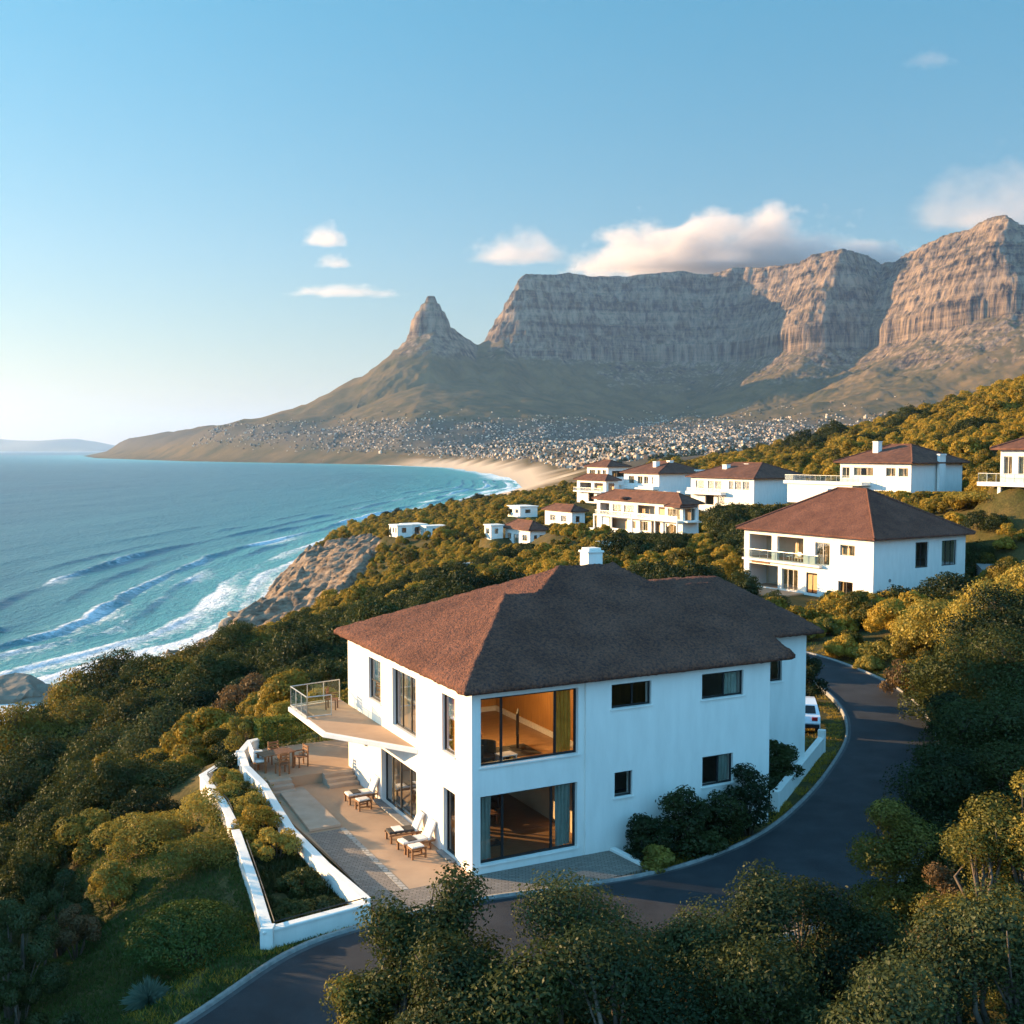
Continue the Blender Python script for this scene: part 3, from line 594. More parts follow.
def thatch_roof(name, rect, hfun, soffit, parent, step=.11, thick=.26, m=None, seed=1):
    """thick thatch laid as a closed shell: top follows hfun with an uneven combed surface, rounded at the eaves"""
    u0, v0, u1, v1 = rect; us = np.linspace(u0, u1, int((u1 - u0) / step) + 1); vs = np.linspace(v0, v1, int((v1 - v0) / step) + 1)
    U_, V_ = np.meshgrid(us, vs, indexing='ij')
    jit = .035
    H = hfun(U_, V_) + .04 * fbm(U_ * 2.2, V_ * 2.2, 3, seed) + .04 * (np.random.default_rng(seed).random(U_.shape) - .5)
    e = np.minimum(np.minimum(U_ - u0, u1 - U_), np.minimum(V_ - v0, v1 - V_)); H -= .10 * np.exp(-e / .09)
    Uj = U_ + jit * fbm(V_ * 3, U_ * 3, 2, seed + 5) * (e < .05) ; Vj = V_ + jit * fbm(U_ * 3, V_ * 3, 2, seed + 6) * (e < .05)
    top = np.stack([Uj, Vj, H], 2).reshape(-1, 3); n, k = len(us), len(vs)
    idx = np.arange(n * k).reshape(n, k); ring = np.concatenate([idx[:, 0], idx[-1, 1:], idx[-2::-1, -1], idx[0, -2:0:-1]])
    R = top[ring]; cx, cyy = (u0 + u1) / 2, (v0 + v1) / 2
    mid = R.copy(); mid[:, 2] -= thick * .6; low = R.copy(); low[:, 0] += np.sign(cx - low[:, 0]) * .1 * (np.abs(low[:, 0] - cx) > (u1 - u0) / 2 - .1); low[:, 1] += np.sign(cyy - low[:, 1]) * .1 * (np.abs(low[:, 1] - cyy) > (v1 - v0) / 2 - .1)
    low[:, 2] = soffit + .01 * np.random.default_rng(seed).random(len(low))
    V = np.concatenate([top, mid, low]); a = n * k; L = len(ring); i = np.arange(L); j = (i + 1) % L
    F = np.concatenate([grid_faces(n, k), np.stack([ring[i], ring[j], a + j, a + i], 1), np.stack([a + i, a + j, a + L + j, a + L + i], 1)])
    me = np_mesh(name, V, F, True)
    b = bmesh.new(); b.from_mesh(me); b.verts.ensure_lookup_table()
    b.faces.new([b.verts[a + L + q] for q in range(L)]).smooth = False
    bmesh.ops.recalc_face_normals(b, faces=b.faces); b.to_mesh(me); b.free()
    return link(name, me, m or M['thatch'], parent)

# ------------------------------------------------------------------ the big thatched house
house = tag(empty('thatched_house', h1(0, 0), RZ1), 'large white two-storey house in front, brown and dark thatched hip roof, round the road bend', 'house')
PR = lambda a, t, z: (a, t, z)                                 # shaded facade
PRo = lambda a, t, z: (a, t - .10, z)                          # its proud right part
PL = lambda a, t, z: (t, a, z)                                 # sunny facade
PB = lambda a, t, z: (a, 12.7 - t, z)
PE = lambda a, t, z: (12.5 - t, a, z)
HW, TH = 6.24, .28
ops_r1 = [(.33, 4.08, 3.62, 5.93), (.31, 4.05, .30, 2.62)]
ops_r2 = [(5.38, 7.06, 5.06, 5.92), (9.3, 11.22, 4.98, 5.92), (5.52, 6.27, 1.86, 2.76), (9.35, 10.77, 1.70, 2.82)]
ops_l = [(8.63, 10.04, 3.98, 5.68), (4.9, 7.33, 3.46, 5.71), (1.37, 2.47, 3.66, 5.68), (4.88, 8.63, .07, 2.2), (1.37, 2.38, .07, 2.37)]
w = MB()
facade(w, PR, 0, 4.33, -.5, HW, TH, ops_r1); facade(w, PRo, 4.33, 12.5, -.5, HW, TH + .1, ops_r2)
facade(w, PL, TH, 12.7, -.5, HW, TH, ops_l)
facade(w, PB, TH, 12.5, -.5, HW, TH, []); facade(w, PE, TH, 12.7 - TH, -.5, HW, TH, [])
PW = lambda a, t, z: (a, 4 + t, z); PWE = lambda a, t, z: (18 - t, a, z)
ops_w = [(15.35, 16.65, 4.2, 5.5)]
facade(w, PW, 12.5, 18, -.5, HW, TH, ops_w); facade(w, PWE, 4 + TH, 13.2, -.5, HW, TH, []); w.box(12.5, 12.92, -.5, 18 - TH, 13.2, HW)
w.build('wall', M['plaster'], house)
# inside: floors, ceiling, partitions
f = MB(); f.box(TH, TH, -.1, 12.2, 12.4, .05); f.box(TH, TH, 3.02, 12.2, 12.4, 3.3); f.build('floor', M['woodfloor'], house)
f = MB(); f.box(TH, TH, 2.9, 12.2, 12.4, 3.01); f.box(TH, TH, 5.97, 12.2, 12.4, 6.12); f.build('ceiling', M['innerwall'], house)
f = MB(); f.box(4.95, TH, .05, 5.05, 12.4, 2.9); f.box(TH, 8.75, .05, 4.95, 8.85, 2.9); f.box(5.05, 5.5, .05, 12.2, 5.6, 2.9); f.build('inner_wall', M['innerwall'], house)
f = MB(); f.box(4.95, TH, 3.3, 5.05, 12.4, 5.97); f.box(TH, 8.2, 3.3, 4.95, 8.3, 5.97); f.box(5.05, 4.2, 3.3, 12.2, 4.3, 5.97); f.build('panelled_wall', M['woodwall'], house)
f = MB(); f.box(TH + .002, 8.12, 3.3, 4.94, 8.19, 3.5); f.box(4.87, TH + .002, 3.3, 4.945, 8.1, 3.5); f.build('skirting', M['cushion'], house)
# windows of the shaded facade
window(house, PR, .33, 4.08, 3.62, 5.93, mull=(1.17, 3.24), fw=.075, curtains=[(3.35, 3.95, M['goldcurtain'])], sill=True)
window(house, PR, .31, 4.05, .30, 2.62, mull=(1.21, 3.10), fw=.075, curtains=[(.42, .85, M['curtain']), (3.38, 3.95, M['curtain'])], sill=True)
for o, cu in zip(ops_r2, ([], [(10.5, 11.1, M['curtain'])], [], [(10.25, 10.7, M['curtain'])])):
    window(house, PRo, *o, t=.1, mull=((o[0] + (o[1] - o[0]) * .55,) if o[1] - o[0] > 1 else ()), curtains=cu, sill=True)
win = window(house, PW, *ops_w[0], t=.1, mull=(16.0,), sill=True)
bl = MB()
for k in range(14): bl.obox((15.7, 4.3, 4.3 + k * .085), (.55, .05, .012), 0, 0)
bl.build('blind', M['cushion'], win)
# windows and doors of the sunny facade
window(house, PL, 8.63, 10.04, 3.98, 5.68, t=.1, mull=(), bars=(4.75,), fw=.055, fm=M['frame'], sill=True, curtains=[(8.7, 9.98, M['tancurtain'])])
window(house, PL, 4.9, 7.33, 3.46, 5.71, t=.14, mull=(5.72, 6.6), name='balcony_door', curtains=[(5.0, 5.6, M['tancurtain']), (6.3, 7.25, M['tancurtain'])])
window(house, PL, 1.37, 2.47, 3.66, 5.68, t=.1, fw=.055, sill=True, curtains=[(1.45, 2.42, M['goldcurtain'])])
window(house, PL, 4.88, 8.63, .07, 2.2, t=.2, mull=(5.95, 7.0, 7.85), name='sliding_door', fw=.07, curtains=[(8.0, 8.5, M['tancurtain']), (5.0, 5.4, M['tancurtain'])])
d = window(house, PL, 1.37, 2.38, .07, 2.37, t=.14, name='door', fw=.07)
hd = MB(); hd.tube([(.12, 1.5, .95), (.12, 1.5, 1.25)], .014); hd.build('handle', M['metal'], d)
for v in (10.95, 10.4):
    s = MB(); s.disc((-.07, v, 1.98), .13, .066, 18, 'x'); s.disc((-.10, v, 1.98), .09, .03, 18, 'x'); s.build('wall_lamp', M['kerb'], house, bevel=.012)
s = MB(); s.box(-.25, 1.25, 0.03, -.004, 2.5, .09); s.build('door_step', M['kerb'], house, bevel=.01)
s = MB(); s.box(-.32, 4.7, 0.03, -.004, 8.8, .10); s.build('door_step', M['kerb'], house, bevel=.01)
# roofs
def hip(U_, V_, rect, e, kf, kb, kl, kr, cap):
    u0, v0, u1, v1 = rect
    return np.minimum.reduce([e + kf * (V_ - v0), e + kb * (v1 - V_), e + kl * (U_ - u0), e + kr * (u1 - U_), np.full_like(U_, cap)])
RM = (-.48, -.48, 13.4, 13.15)
def roof_main(U_, V_):
    m = hip(U_, V_, RM, 6.44, .432, .43, .40, .75, 9.36)
    l = np.minimum.reduce([6.44 + .432 * (V_ + .48), 6.44 + .545 * (U_ + .48), 8.62 - .432 * (V_ - 4.57), np.full_like(U_, 8.62)])
    z = np.maximum(m, l)          # thicker rolls along ridges and the near hip
    for seg in ([(3.5, 4.57), (5.0, 4.57)], [(6.85, 6.3), (9.5, 6.3)], [(-.4, -.4), (3.5, 4.5)], [(5.0, 4.57), (6.85, 6.3)], [(13.3, -.4), (9.5, 6.3)]):
        z = z + .07 * np.exp(-(seg_dist(U_, V_, seg)[0] / .16) ** 2)
    return z
rf = thatch_roof('roof', RM, roof_main, 6.16, house, seed=3, thick=.22)
RWg = (10.4, 3.45, 18.5, 13.75)
def roof_wing(U_, V_): return np.minimum.reduce([6.44 + .38 * (V_ - 3.45), 6.44 + .38 * (13.75 - V_), 6.44 + .95 * (18.5 - U_), np.full_like(U_, 8.28)])
thatch_roof('roof', RWg, roof_wing, 6.2, house, seed=8, thick=.22)
ch = MB(); ch.box(8.45, 6.6, 8.9, 9.15, 7.3, 9.86); ch.box(8.40, 6.55, 9.86, 9.20, 7.35, 9.95); ch.box(8.5, 6.65, 9.95, 9.1, 7.25, 10.06); ch.build('chimney', M['plaster'], rf, bevel=.02)
# balcony
b = MB(); b.prism([(-.004, 4.7), (-.004, 13.9), (-2.45, 13.45), (-2.42, 8.6)], 2.93, 3.12)
bal = b.build('balcony', M['plaster'], house, bevel=.02)
b = MB(); b.prism([(-.006, 4.95), (-.006, 13.75), (-2.3, 13.33), (-2.28, 8.65)], 3.10, 3.128); b.build('balcony_floor', M['trackconc'], bal)
b = MB(); pts = [(-.05, 13.75, 0), (-2.36, 13.33, 0), (-2.34, 11.0, 0), (-1.3, 11.0, 0)]
b2 = MB()
for i in range(3):
    p, q = Vector(pts[i]), Vector(pts[i + 1])
    for h in (4.02, 3.2): b.tube([p + Vector((0, 0, h)), q + Vector((0, 0, h))], .025, 6)
    n = max(1, round((q - p).length / .8))
    for k in range(n + 1):
        c = p.lerp(q, k / n); b.tube([c + Vector((0, 0, 3.12)), c + Vector((0, 0, 4.02))], .022, 6)
    b2.poly([p + Vector((0, 0, 3.25)), q + Vector((0, 0, 3.25)), q + Vector((0, 0, 3.97)), p + Vector((0, 0, 3.97))])
rl = b.build('railing', M['metal'], bal); b2.build('pane', M['railglass'], rl)
lm, N, Lk, P = new_mat('lit_lamp_glass'); P.inputs['Emission Color'].default_value = (1, .72, .38, 1); P.inputs['Emission Strength'].default_value = 3
fan = MB(); fan.disc((2.6, 3.0, 5.90), .16, .065, 20); fan.build('ceiling_lamp', lm, house)
ld = bpy.data.lights.new('ceiling_lamp_glow', 'POINT'); ld.energy = 75; ld.color = (1, .66, .30); ld.shadow_soft_size = .15
lo_ = bpy.data.objects.new('ceiling_lamp_glow', ld); COL.objects.link(lo_); lo_.parent = house; lo_.location = (2.6, 3.0, 5.70)

# ------------------------------------------------------------------ terrace, steps, paving (the setting round the house)
def sheet(name, pts, z, m, thick=.1, lab=None):
    mb = MB(); mb.prism([h1(*p)[:2] for p in pts], z - thick, z); return tag(mb.build(name, m), kind='structure')
def hpoly(name, pts, z0, z1, m, parent=None, bevel=0):
    mb = MB(); mb.prism([h1(*p)[:2] for p in pts], z0, z1); return mb.build(name, m, parent, bevel=bevel)
sheet('terrace', [(-3.5, -.05), (-.002, -.05), (-.002, 12.2), (-3.95, 12.2), (-3.9, 8)], .0, M['trackconc'])
sheet('upper_terrace', [(-3.85, 12.2), (1.4, 12.2), (1.4, 17.0), (-2.9, 17.2), (-3.9, 14.5)], .42, M['trackconc'], .5)
sheet('terrace_pad', [(-3.62, 6.5), (-2.38, 6.55), (-2.36, 11.6), (-3.4, 11.75)], .12, M['padstone'], .1)
sheet('cobble_strip', [(-3.62, -.05), (-2.52, -.05), (-2.5, 6.35), (-3.7, 6.35)], .006, M['cobble'], .05)
sheet('paving_band', [(-2.50, -.05), (-2.30, -.05), (-2.28, 6.4), (-2.48, 6.4)], .012, M['band'], .05)
sheet('cobble_forecourt', [(-3.8, -1.0), (-2, -2.0), (1, -2.15), (4, -2.25), (5.5, -2.1), (5.3, -.11), (0, -.004), (0, -.055), (-3.8, -.055)], .004, M['cobble'], .08)
kb = tag(hpoly('kerb_stone', [(5.32, -.12), (5.55, -.12), (5.72, -2.2), (5.5, -2.2)], -.1, .10, M['plaster'], bevel=.02), 'short white kerb strip beside the cobbled forecourt and bushes', 'kerb')
st = MB()
for (u0, u1) in ((-1.35, -.05), (-3.7, -2.75)):
    for k in range(3): st.prism([h1(u0, 11.2 + .33 * k)[:2], h1(u1, 11.2 + .33 * k)[:2], h1(u1, 12.195)[:2], h1(u0, 12.195)[:2]], .0 + .14 * k, .14 * (k + 1))
tag(st.build('terrace_steps', M['padstone']), kind='structure')
# white planter walls
def wall_run(name, pts, z0, ztop, w_, m=None):
    """white garden wall with a slightly wider coping, mitred at the bends"""
    P = [Vector((*h1(*p[:2])[:2], 0)) for p in pts]; n = len(P)
    def offs(k):
        out = []
        for i in range(n):
            d1 = (P[i] - P[i - 1]).normalized() if i else (P[1] - P[0]).normalized(); d2 = (P[i + 1] - P[i]).normalized() if i < n - 1 else d1
            t = (d1 + d2).normalized(); nn = Vector((-t.y, t.x, 0)); out.append(P[i] + nn * k / max(.4, nn.dot(Vector((-d1.y, d1.x, 0)))))
        return out
    def strip(mb, k, a, b):
        A, B = offs(k), offs(-k); m_ = len(mb.v)
        for i in range(n):
            zt = b(i); mb.v += [(A[i].x, A[i].y, a(i)), (B[i].x, B[i].y, a(i)), (B[i].x, B[i].y, zt), (A[i].x, A[i].y, zt)]
        for i in range(n - 1):
            q = m_ + 4 * i
            for s in range(4): e = (s + 1) % 4; mb.f.append((q + s, q + e, q + 4 + e, q + 4 + s))
        mb.f.append((m_, m_ + 1, m_ + 2, m_ + 3)); q = m_ + 4 * (n - 1); mb.f.append((q + 3, q + 2, q + 1, q))
    body = MB(); strip(body, w_ / 2, lambda i: z0(i), lambda i: ztop(i) - .07)
    o = body.build(name, M['plaster'], bevel=.015)
    cop = MB(); strip(cop, w_ / 2 + .03, lambda i: ztop(i) - .07, lambda i: ztop(i)); cop.build('coping', M['plaster'], o, bevel=.015)
    return o
inner = [(-3.98, -.85), (-4.25, 2.5), (-4.35, 6.4), (-4.25, 9), (-4.12, 11.2), (-4.35, 13.2), (-4.0, 15.6), (-3.2, 17.2), (-2.75, 17.35)]
iw = tag(wall_run('terrace_wall', inner, lambda i: -.6, lambda i: [.3, .3, .32, .5, .62, .85, .85, .85, .85][i], .24), 'white curving parapet wall between the tan terrace and the planted bed', 'wall')
po = MB()
for t in np.linspace(0, 1, 11):
    k = 2 + t * 4; i = int(min(k, 5)); f_ = k - i; u = inner[i][0] + (inner[i + 1][0] - inner[i][0]) * f_; v = inner[i][1] + (inner[i + 1][1] - inner[i][1]) * f_
    zt = .32 + (.85 - .32) * t; c = h1(u - .16, v); po.box(c[0] - .06, c[1] - .06, -.5, c[0] + .06, c[1] + .06, zt + .04)
po.build('pilaster', M['plaster'], iw, bevel=.01)
ow1 = tag(wall_run('planter_wall', [(-4.0, -1.05), (-7.25, -1.5), (-6.75, 2.2), (-6.15, 7.3)], lambda i: -1.6, lambda i: .28, .26), 'white low wall closing the lower end of the planted bed by the road', 'wall')
ow2 = tag(wall_run('planter_wall', [(-6.12, 7.6), (-5.93, 10.3), (-5.88, 14.5), (-3.3, 17.75)], lambda i: -2.6, lambda i: .35, .26), 'white angular wall bending round the upper end of the planted bed', 'wall')
def handrail(parent, pts, z, r=.02):
    mb = MB(); P = [Vector(h1(*p)[:2] + (z,)) for p in pts]; mb.tube(P, r, 6)
    for a, b_ in zip(P[:-1], P[1:]):
        n = max(1, round((b_ - a).length / 1.2))
        for k in range(n + 1): c = a.lerp(b_, k / n); mb.tube([c, c - Vector((0, 0, z - parent))], r * .8, 6)
    return mb
handrail(.28, [(-4.1, -.9), (-7.0, -1.3), (-6.55, 2.2), (-6.1, 5.8)], .36).build('railing', M['frame'], ow1)
handrail(.35, [(-5.85, 9.1), (-5.75, 10.3), (-5.7, 14.4), (-3.25, 17.55)], .44).build('railing', M['frame'], ow2)
pw = MB(); c = h1(-7.25, -1.5); pw.box(c[0] - .19, c[1] - .19, -1.6, c[0] + .19, c[1] + .19, .36); pw.build('corner_post', M['plaster'], ow1, bevel=.02)
# low white wall beside the road bend
rw = MB()
a_, b_ = Vector((10.35, 42.5, 0)), Vector((14.7, 51.2, 0)); dv = (b_ - a_).normalized(); nv = Vector((-dv.y, dv.x, 0))
def rwbox(mb, s0, s1, w_, z0, z1):
    p = [a_ + dv * s0 + nv * w_, a_ + dv * s0 - nv * w_, a_ + dv * s1 - nv * w_, a_ + dv * s1 + nv * w_]; mb.prism([(q.x, q.y) for q in p], z0, z1)
L_ = (b_ - a_).length; rwbox(rw, .3, L_ - .25, .11, -.3, .55)
o = tag(rw.build('roadside_wall', M['plaster'], bevel=.02), 'long low white wall with end posts along the inside of the road bend', 'wall')
cp = MB(); rwbox(cp, .3, L_ - .25, .15, .552, .63); cp.build('coping', M['plaster'], o, bevel=.015)
for s0, h_ in ((0, .72), (L_ - .25, .95)):
    e_ = MB(); rwbox(e_, s0, s0 + .28, .17, -.3, h_); e_.build('end_post', M['plaster'], o, bevel=.02)

# road, kerbs, edge line
def ribbon(name, A, B, z, m, thick=0.0, kind='structure'):
    n = len(A); za = road_z(*A.T) + z; zb = road_z(*B.T) + z
    V = np.concatenate([np.column_stack([A, za]), np.column_stack([B, zb])]); i = np.arange(n - 1)
    F = np.stack([i, i + 1, n + i + 1, n + i], 1)
    if thick:
        V = np.concatenate([V, V - [0, 0, thick]]); k = 2 * n
        F = np.concatenate([F, np.stack([i, k + i, k + i + 1, i + 1], 1), np.stack([n + i, n + i + 1, k + n + i + 1, k + n + i], 1)])
    o = link(name, np_mesh(name, V, F, False), m); o['kind'] = kind
    return o
def inset(A, B, d0, d1):
    D = (B - A) / np.hypot(*(B - A).T)[:, None]; return A + D * d0, A + D * d1
ribbon('road', ROAD_IN, ROAD_OUT, 0, M['asphalt'])
ribbon('kerb', *inset(ROAD_IN, ROAD_OUT, -.14, 0.0), .09, M['kerb'], .3)
ribbon('kerb', *inset(ROAD_OUT, ROAD_IN, -.14, 0.0), .09, M['kerb'], .3)
ribbon('gutter', *inset(ROAD_IN, ROAD_OUT, .01, .16), .005, surf('gutter_concrete', (.09, .09, .09), (.06, .06, .062), 3, .85, .3, 30))
ribbon('gutter', *inset(ROAD_OUT, ROAD_IN, .01, .16), .005, bpy.data.materials['gutter_concrete'])

# ------------------------------------------------------------------ things on the terrace, balcony and in the rooms
def placed(name, label, cat, u, v, z, rz=0.0, group=None):
    return tag(empty(name, h1(u, v, z), RZ1 + math.radians(rz)), label, cat, group)
def lounger(label, u, v, rz, dark):
    t = placed('lounge_chair', label, 'chair', u, v, .0, rz, 'wooden lounge chairs on the terrace')
    f = MB(); f.box(-.62, -.33, .27, .62, -.27, .33); f.box(-.62, .27, .27, .62, .33, .33)
    for k in range(6): f.box(-.58 + k * .2, -.27, .29, -.50 + k * .2, .27, .32)
    f.build('frame', M['wood'], t, bevel=.008)
    for sx in (-.58, .40):
        for sy in (-.32, .25): l = MB(); l.box(sx, sy, .0, sx + .07, sy + .07, .27); l.build('leg', M['wood'], t, bevel=.006)
    c = MB(); c.box(-.60, -.25, .33, .36, .25, .42); c.build('cushion', M['darkcloth'] if dark else M['cushion'], t, bevel=.03)
    b = MB(); b.obox((.56, 0, .62), (.10, .54, .72), 0, math.radians(-24)); b.build('backrest', M['cushion'], t, bevel=.03)
    th = MB(); th.box(-.40, -.262, .422, -.05, .262, .45); th.build('throw', M['cushion'] if dark else M['darkcloth'], t, bevel=.012)
    return t
def stool(label, u, v, rz, white):
    t = placed('wooden_stool', label, 'stool', u, v, 0, rz, 'wooden stools on the terrace')
    s = MB(); s.box(-.3, -.22, .34, .3, .22, .39); s.build('seat', M['wood'], t, bevel=.01)
    for sx in (-.28, .22):
        for sy in (-.2, .14): l = MB(); l.box(sx, sy, 0, sx + .06, sy + .06, .34); l.build('leg', M['wood'], t, bevel=.006)
    r = MB(); r.box(-.22, -.19, .12, .22, -.15, .16); r.box(-.22, .15, .12, .22, .19, .16); r.build('stretcher', M['wood'], t)
    if white: c = MB(); c.box(-.27, -.2, .392, .2, .2, .45); c.build('cushion', M['cushion'], t, bevel=.025)
lounger('low wooden lounge chair left of the sliding glass doors', -.72, 9.1, 0, False)
stool('wooden stool with white pad left of the sliding glass doors', -.95, 8.1, 6, True)
lounger('lounge chair with dark seat just right of the sliding doors', -.78, 4.25, -4, True)
lounger('white cushioned lounge chair nearest the narrow ground-floor door', -.75, 3.15, 5, False)
stool('wooden stool with white pad near the narrow ground-floor door', -1.0, 2.4, 4, True)
def garden_chair(label, u, v, z, rz, group='wooden chairs round the terrace table'):
    t = placed('garden_chair', label, 'chair', u, v, z, rz, group)
    s = MB()
    for k in range(5): s.box(-.24, -.23 + k * .095, .42, .24, -.15 + k * .095, .45)
    s.build('seat', M['wood'], t)
    for sx in (-.24, .19):
        for sy in (-.23, .18): l = MB(); l.box(sx, sy, 0, sx + .05, sy + .05, .42 if sy < 0 else .92); l.build('leg', M['wood'], t)
    b = MB()
    for k in range(3): b.box(-.19, .19, .55 + k * .13, .19, .22, .63 + k * .13)
    b.build('backrest', M['wood'], t)
    for sx in (-.25, .2): a = MB(); a.box(sx, -.22, .62, sx + .05, .2, .66); a.build('armrest', M['wood'], t)
t = placed('garden_table', 'wooden slatted garden table by the curved parapet on the upper terrace', 'table', -2.95, 13.7, .42, 12)
s = MB()
for k in range(7): s.box(-.75, -.42 + k * .122, .70, .75, -.31 + k * .122, .74)
s.build('tabletop', M['wood'], t)
for sx in (-.7, .62):
    for sy in (-.38, .30): l = MB(); l.box(sx, sy, 0, sx + .08, sy + .08, .70); l.build('leg', M['wood'], t)
garden_chair('wooden armchair at the house side of the terrace table', -1.85, 13.6, .42, -80)
garden_chair('wooden armchair at the near end of the terrace table', -2.9, 12.85, .42, 190)
garden_chair('wooden armchair at the far end of the terrace table', -2.75, 14.6, .42, 5)
t = placed('garden_bench', 'pale cushioned wooden bench against the curved parapet', 'bench', -3.55, 14.3, .42, 82)
s = MB(); s.box(-.9, -.28, .36, .9, .28, .42); s.build('seat', M['wood'], t); s = MB(); s.box(-.88, -.26, .422, .88, .22, .52); s.build('cushion', M['cushion'], t, bevel=.03)
s = MB(); s.box(-.9, .24, .45, .9, .32, .95); s.build('backrest', M['cushion'], t, bevel=.03)
for sx in (-.85, .78):
    for sy in (-.26, .2): l = MB(); l.box(sx, sy, 0, sx + .07, sy + .07, .36); l.build('leg', M['wood'], t)
garden_chair('wooden armchair on the balcony near the glass railing', -.9, 12.2, 3.12, 60, None)
# rooms
def blob(c, r, k=14):
    mb = MB(); n = len(mb.v)
    for i in range(k // 2 + 1):
        for j in range(k):
            a, b_ = math.pi * i / (k // 2), 2 * math.pi * j / k
            mb.v.append((c[0] + r[0] * math.sin(a) * math.cos(b_), c[1] + r[1] * math.sin(a) * math.sin(b_), c[2] + r[2] * math.cos(a)))
    for i in range(k // 2):
        for j in range(k): q = (j + 1) % k; mb.f.append((i * k + j, i * k + q, (i + 1) * k + q, (i + 1) * k + j))
    return mb
t = placed('tub_chair', 'round dark tub chair inside the big upper window', 'chair', .95, 1.0, 3.3, 30)
s = MB(); s.disc((0, 0, .12), .36, .3, 24); s.build('seat', M['darkcloth'], t, bevel=.05)
b = MB(); n = 15
for i in range(n):
    a = math.radians(-30 + 240 * i / (n - 1)); c, s_ = math.cos(a), math.sin(a); b.v += [(c * .38, s_ * .38, .1), (c * .46, s_ * .46, .1), (c * .44, s_ * .44, .86), (c * .37, s_ * .37, .86)]
for i in range(n - 1):
    for q in range(4): e = (q + 1) % 4; b.f.append((i * 4 + q, i * 4 + e, i * 4 + 4 + e, i * 4 + 4 + q))
b.f += [(0, 1, 2, 3), tuple((n - 1) * 4 + q for q in (3, 2, 1, 0))]
b.build('backrest', M['darkcloth'], t, bevel=.02)
f = MB(); f.disc((0, 0, 0), .28, .12, 20); f.build('base', M['frame'], t)
t = placed('side_table', 'white box-shaped side table with books inside the upper window', 'table', 1.65, .75, 3.3, 4)
s = MB(); s.box(-.32, -.25, .40, .32, .25, .44); s.build('tabletop', M['cushion'], t, bevel=.01); s = MB(); s.box(-.3, -.23, .0, -.26, .23, .40); s.box(.26, -.23, 0, .3, .23, .40); s.box(-.26, .19, 0, .26, .23, .4); s.build('side_panel', M['cushion'], t)
s = MB(); s.box(-.26, -.2, .18, .26, .19, .21); s.build('shelf', M['cushion'], t)
for i, (x, c) in enumerate([(-.18, 'wood'), (-.05, 'darkcloth'), (.1, 'goldcurtain')]): k = MB(); k.box(x, -.15, .212, x + .09, .12, .35); o = tag(k.build('book', M[c]), ['brown book on the white side table shelf', 'black book on the white side table shelf', 'yellow book on the white side table shelf'][i], 'book'); o.location = t.location; o.rotation_euler = t.rotation_euler
t = placed('easel_screen', 'tall dark screen on a thin stand inside the upper window', 'screen', 3.0, 2.5, 3.3, 60)
s = MB(); s.box(-.42, -.04, .55, .42, .04, 1.4); s.build('panel', M['darkcloth'], t, bevel=.06); s = MB(); s.tube([(0, 0, 0), (0, 0, .55)], .05); s.build('pole', M['frame'], t); s = MB(); s.disc((0, 0, 0), .3, .04); s.build('base', M['frame'], t)
def rug(label, u, v, z, a, b_, c): tag(hpoly('rug', [(u, v), (u + a, v), (u + a, v + b_), (u, v + b_)], z + .002, z + .02, M[c]), label, 'rug')
rug('dark rug on the wooden floor of the upper room', 1.9, 1.6, 3.3, 1.6, 1.4, 'darkcloth')
rug('dark mat on the wooden floor of the ground-floor room', 1.2, 2.0, .05, 1.0, .6, 'darkcloth')
t = placed('daybed', 'low wooden daybed with cream cover in the upper room', 'bed', 1.5, 5.2, 3.3, 0)
s = MB(); s.box(-.9, -1, .1, .9, 1, .3); s.build('frame', M['wood'], t, bevel=.01); s = MB(); s.box(-.86, -.96, .302, .86, .96, .45); s.build('mattress', M['cushion'], t, bevel=.04)
t = placed('sofa', 'dark sofa at the back of the ground-floor room', 'sofa', 2.5, 5.6, .05, 0)
s = MB(); s.box(-1, -.4, .15, 1, .4, .45); s.build('seat', M['darkcloth'], t, bevel=.05); s = MB(); s.box(-1, .41, .15, 1, .6, .85); s.build('backrest', M['darkcloth'], t, bevel=.05)
for sx in (-1.16, 1.01): s = MB(); s.box(sx, -.4, .15, sx + .15, .6, .62); s.build('armrest', M['darkcloth'], t, bevel=.04)
for sx in (-1.0, .93):
    for sy in (-.38, .5): s = MB(); s.box(sx, sy, 0, sx + .06, sy + .06, .15); s.build('leg', M['frame'], t)
t = placed('coffee_table', 'low wooden table before the dark sofa downstairs', 'table', 2.4, 4.4, .05, 0)
s = MB(); s.box(-.6, -.35, .34, .6, .35, .40); s.build('tabletop', M['wood'], t, bevel=.01)
for sx in (-.56, .5):
    for sy in (-.32, .26): s = MB(); s.box(sx, sy, 0, sx + .06, sy + .06, .34); s.build('leg', M['wood'], t)

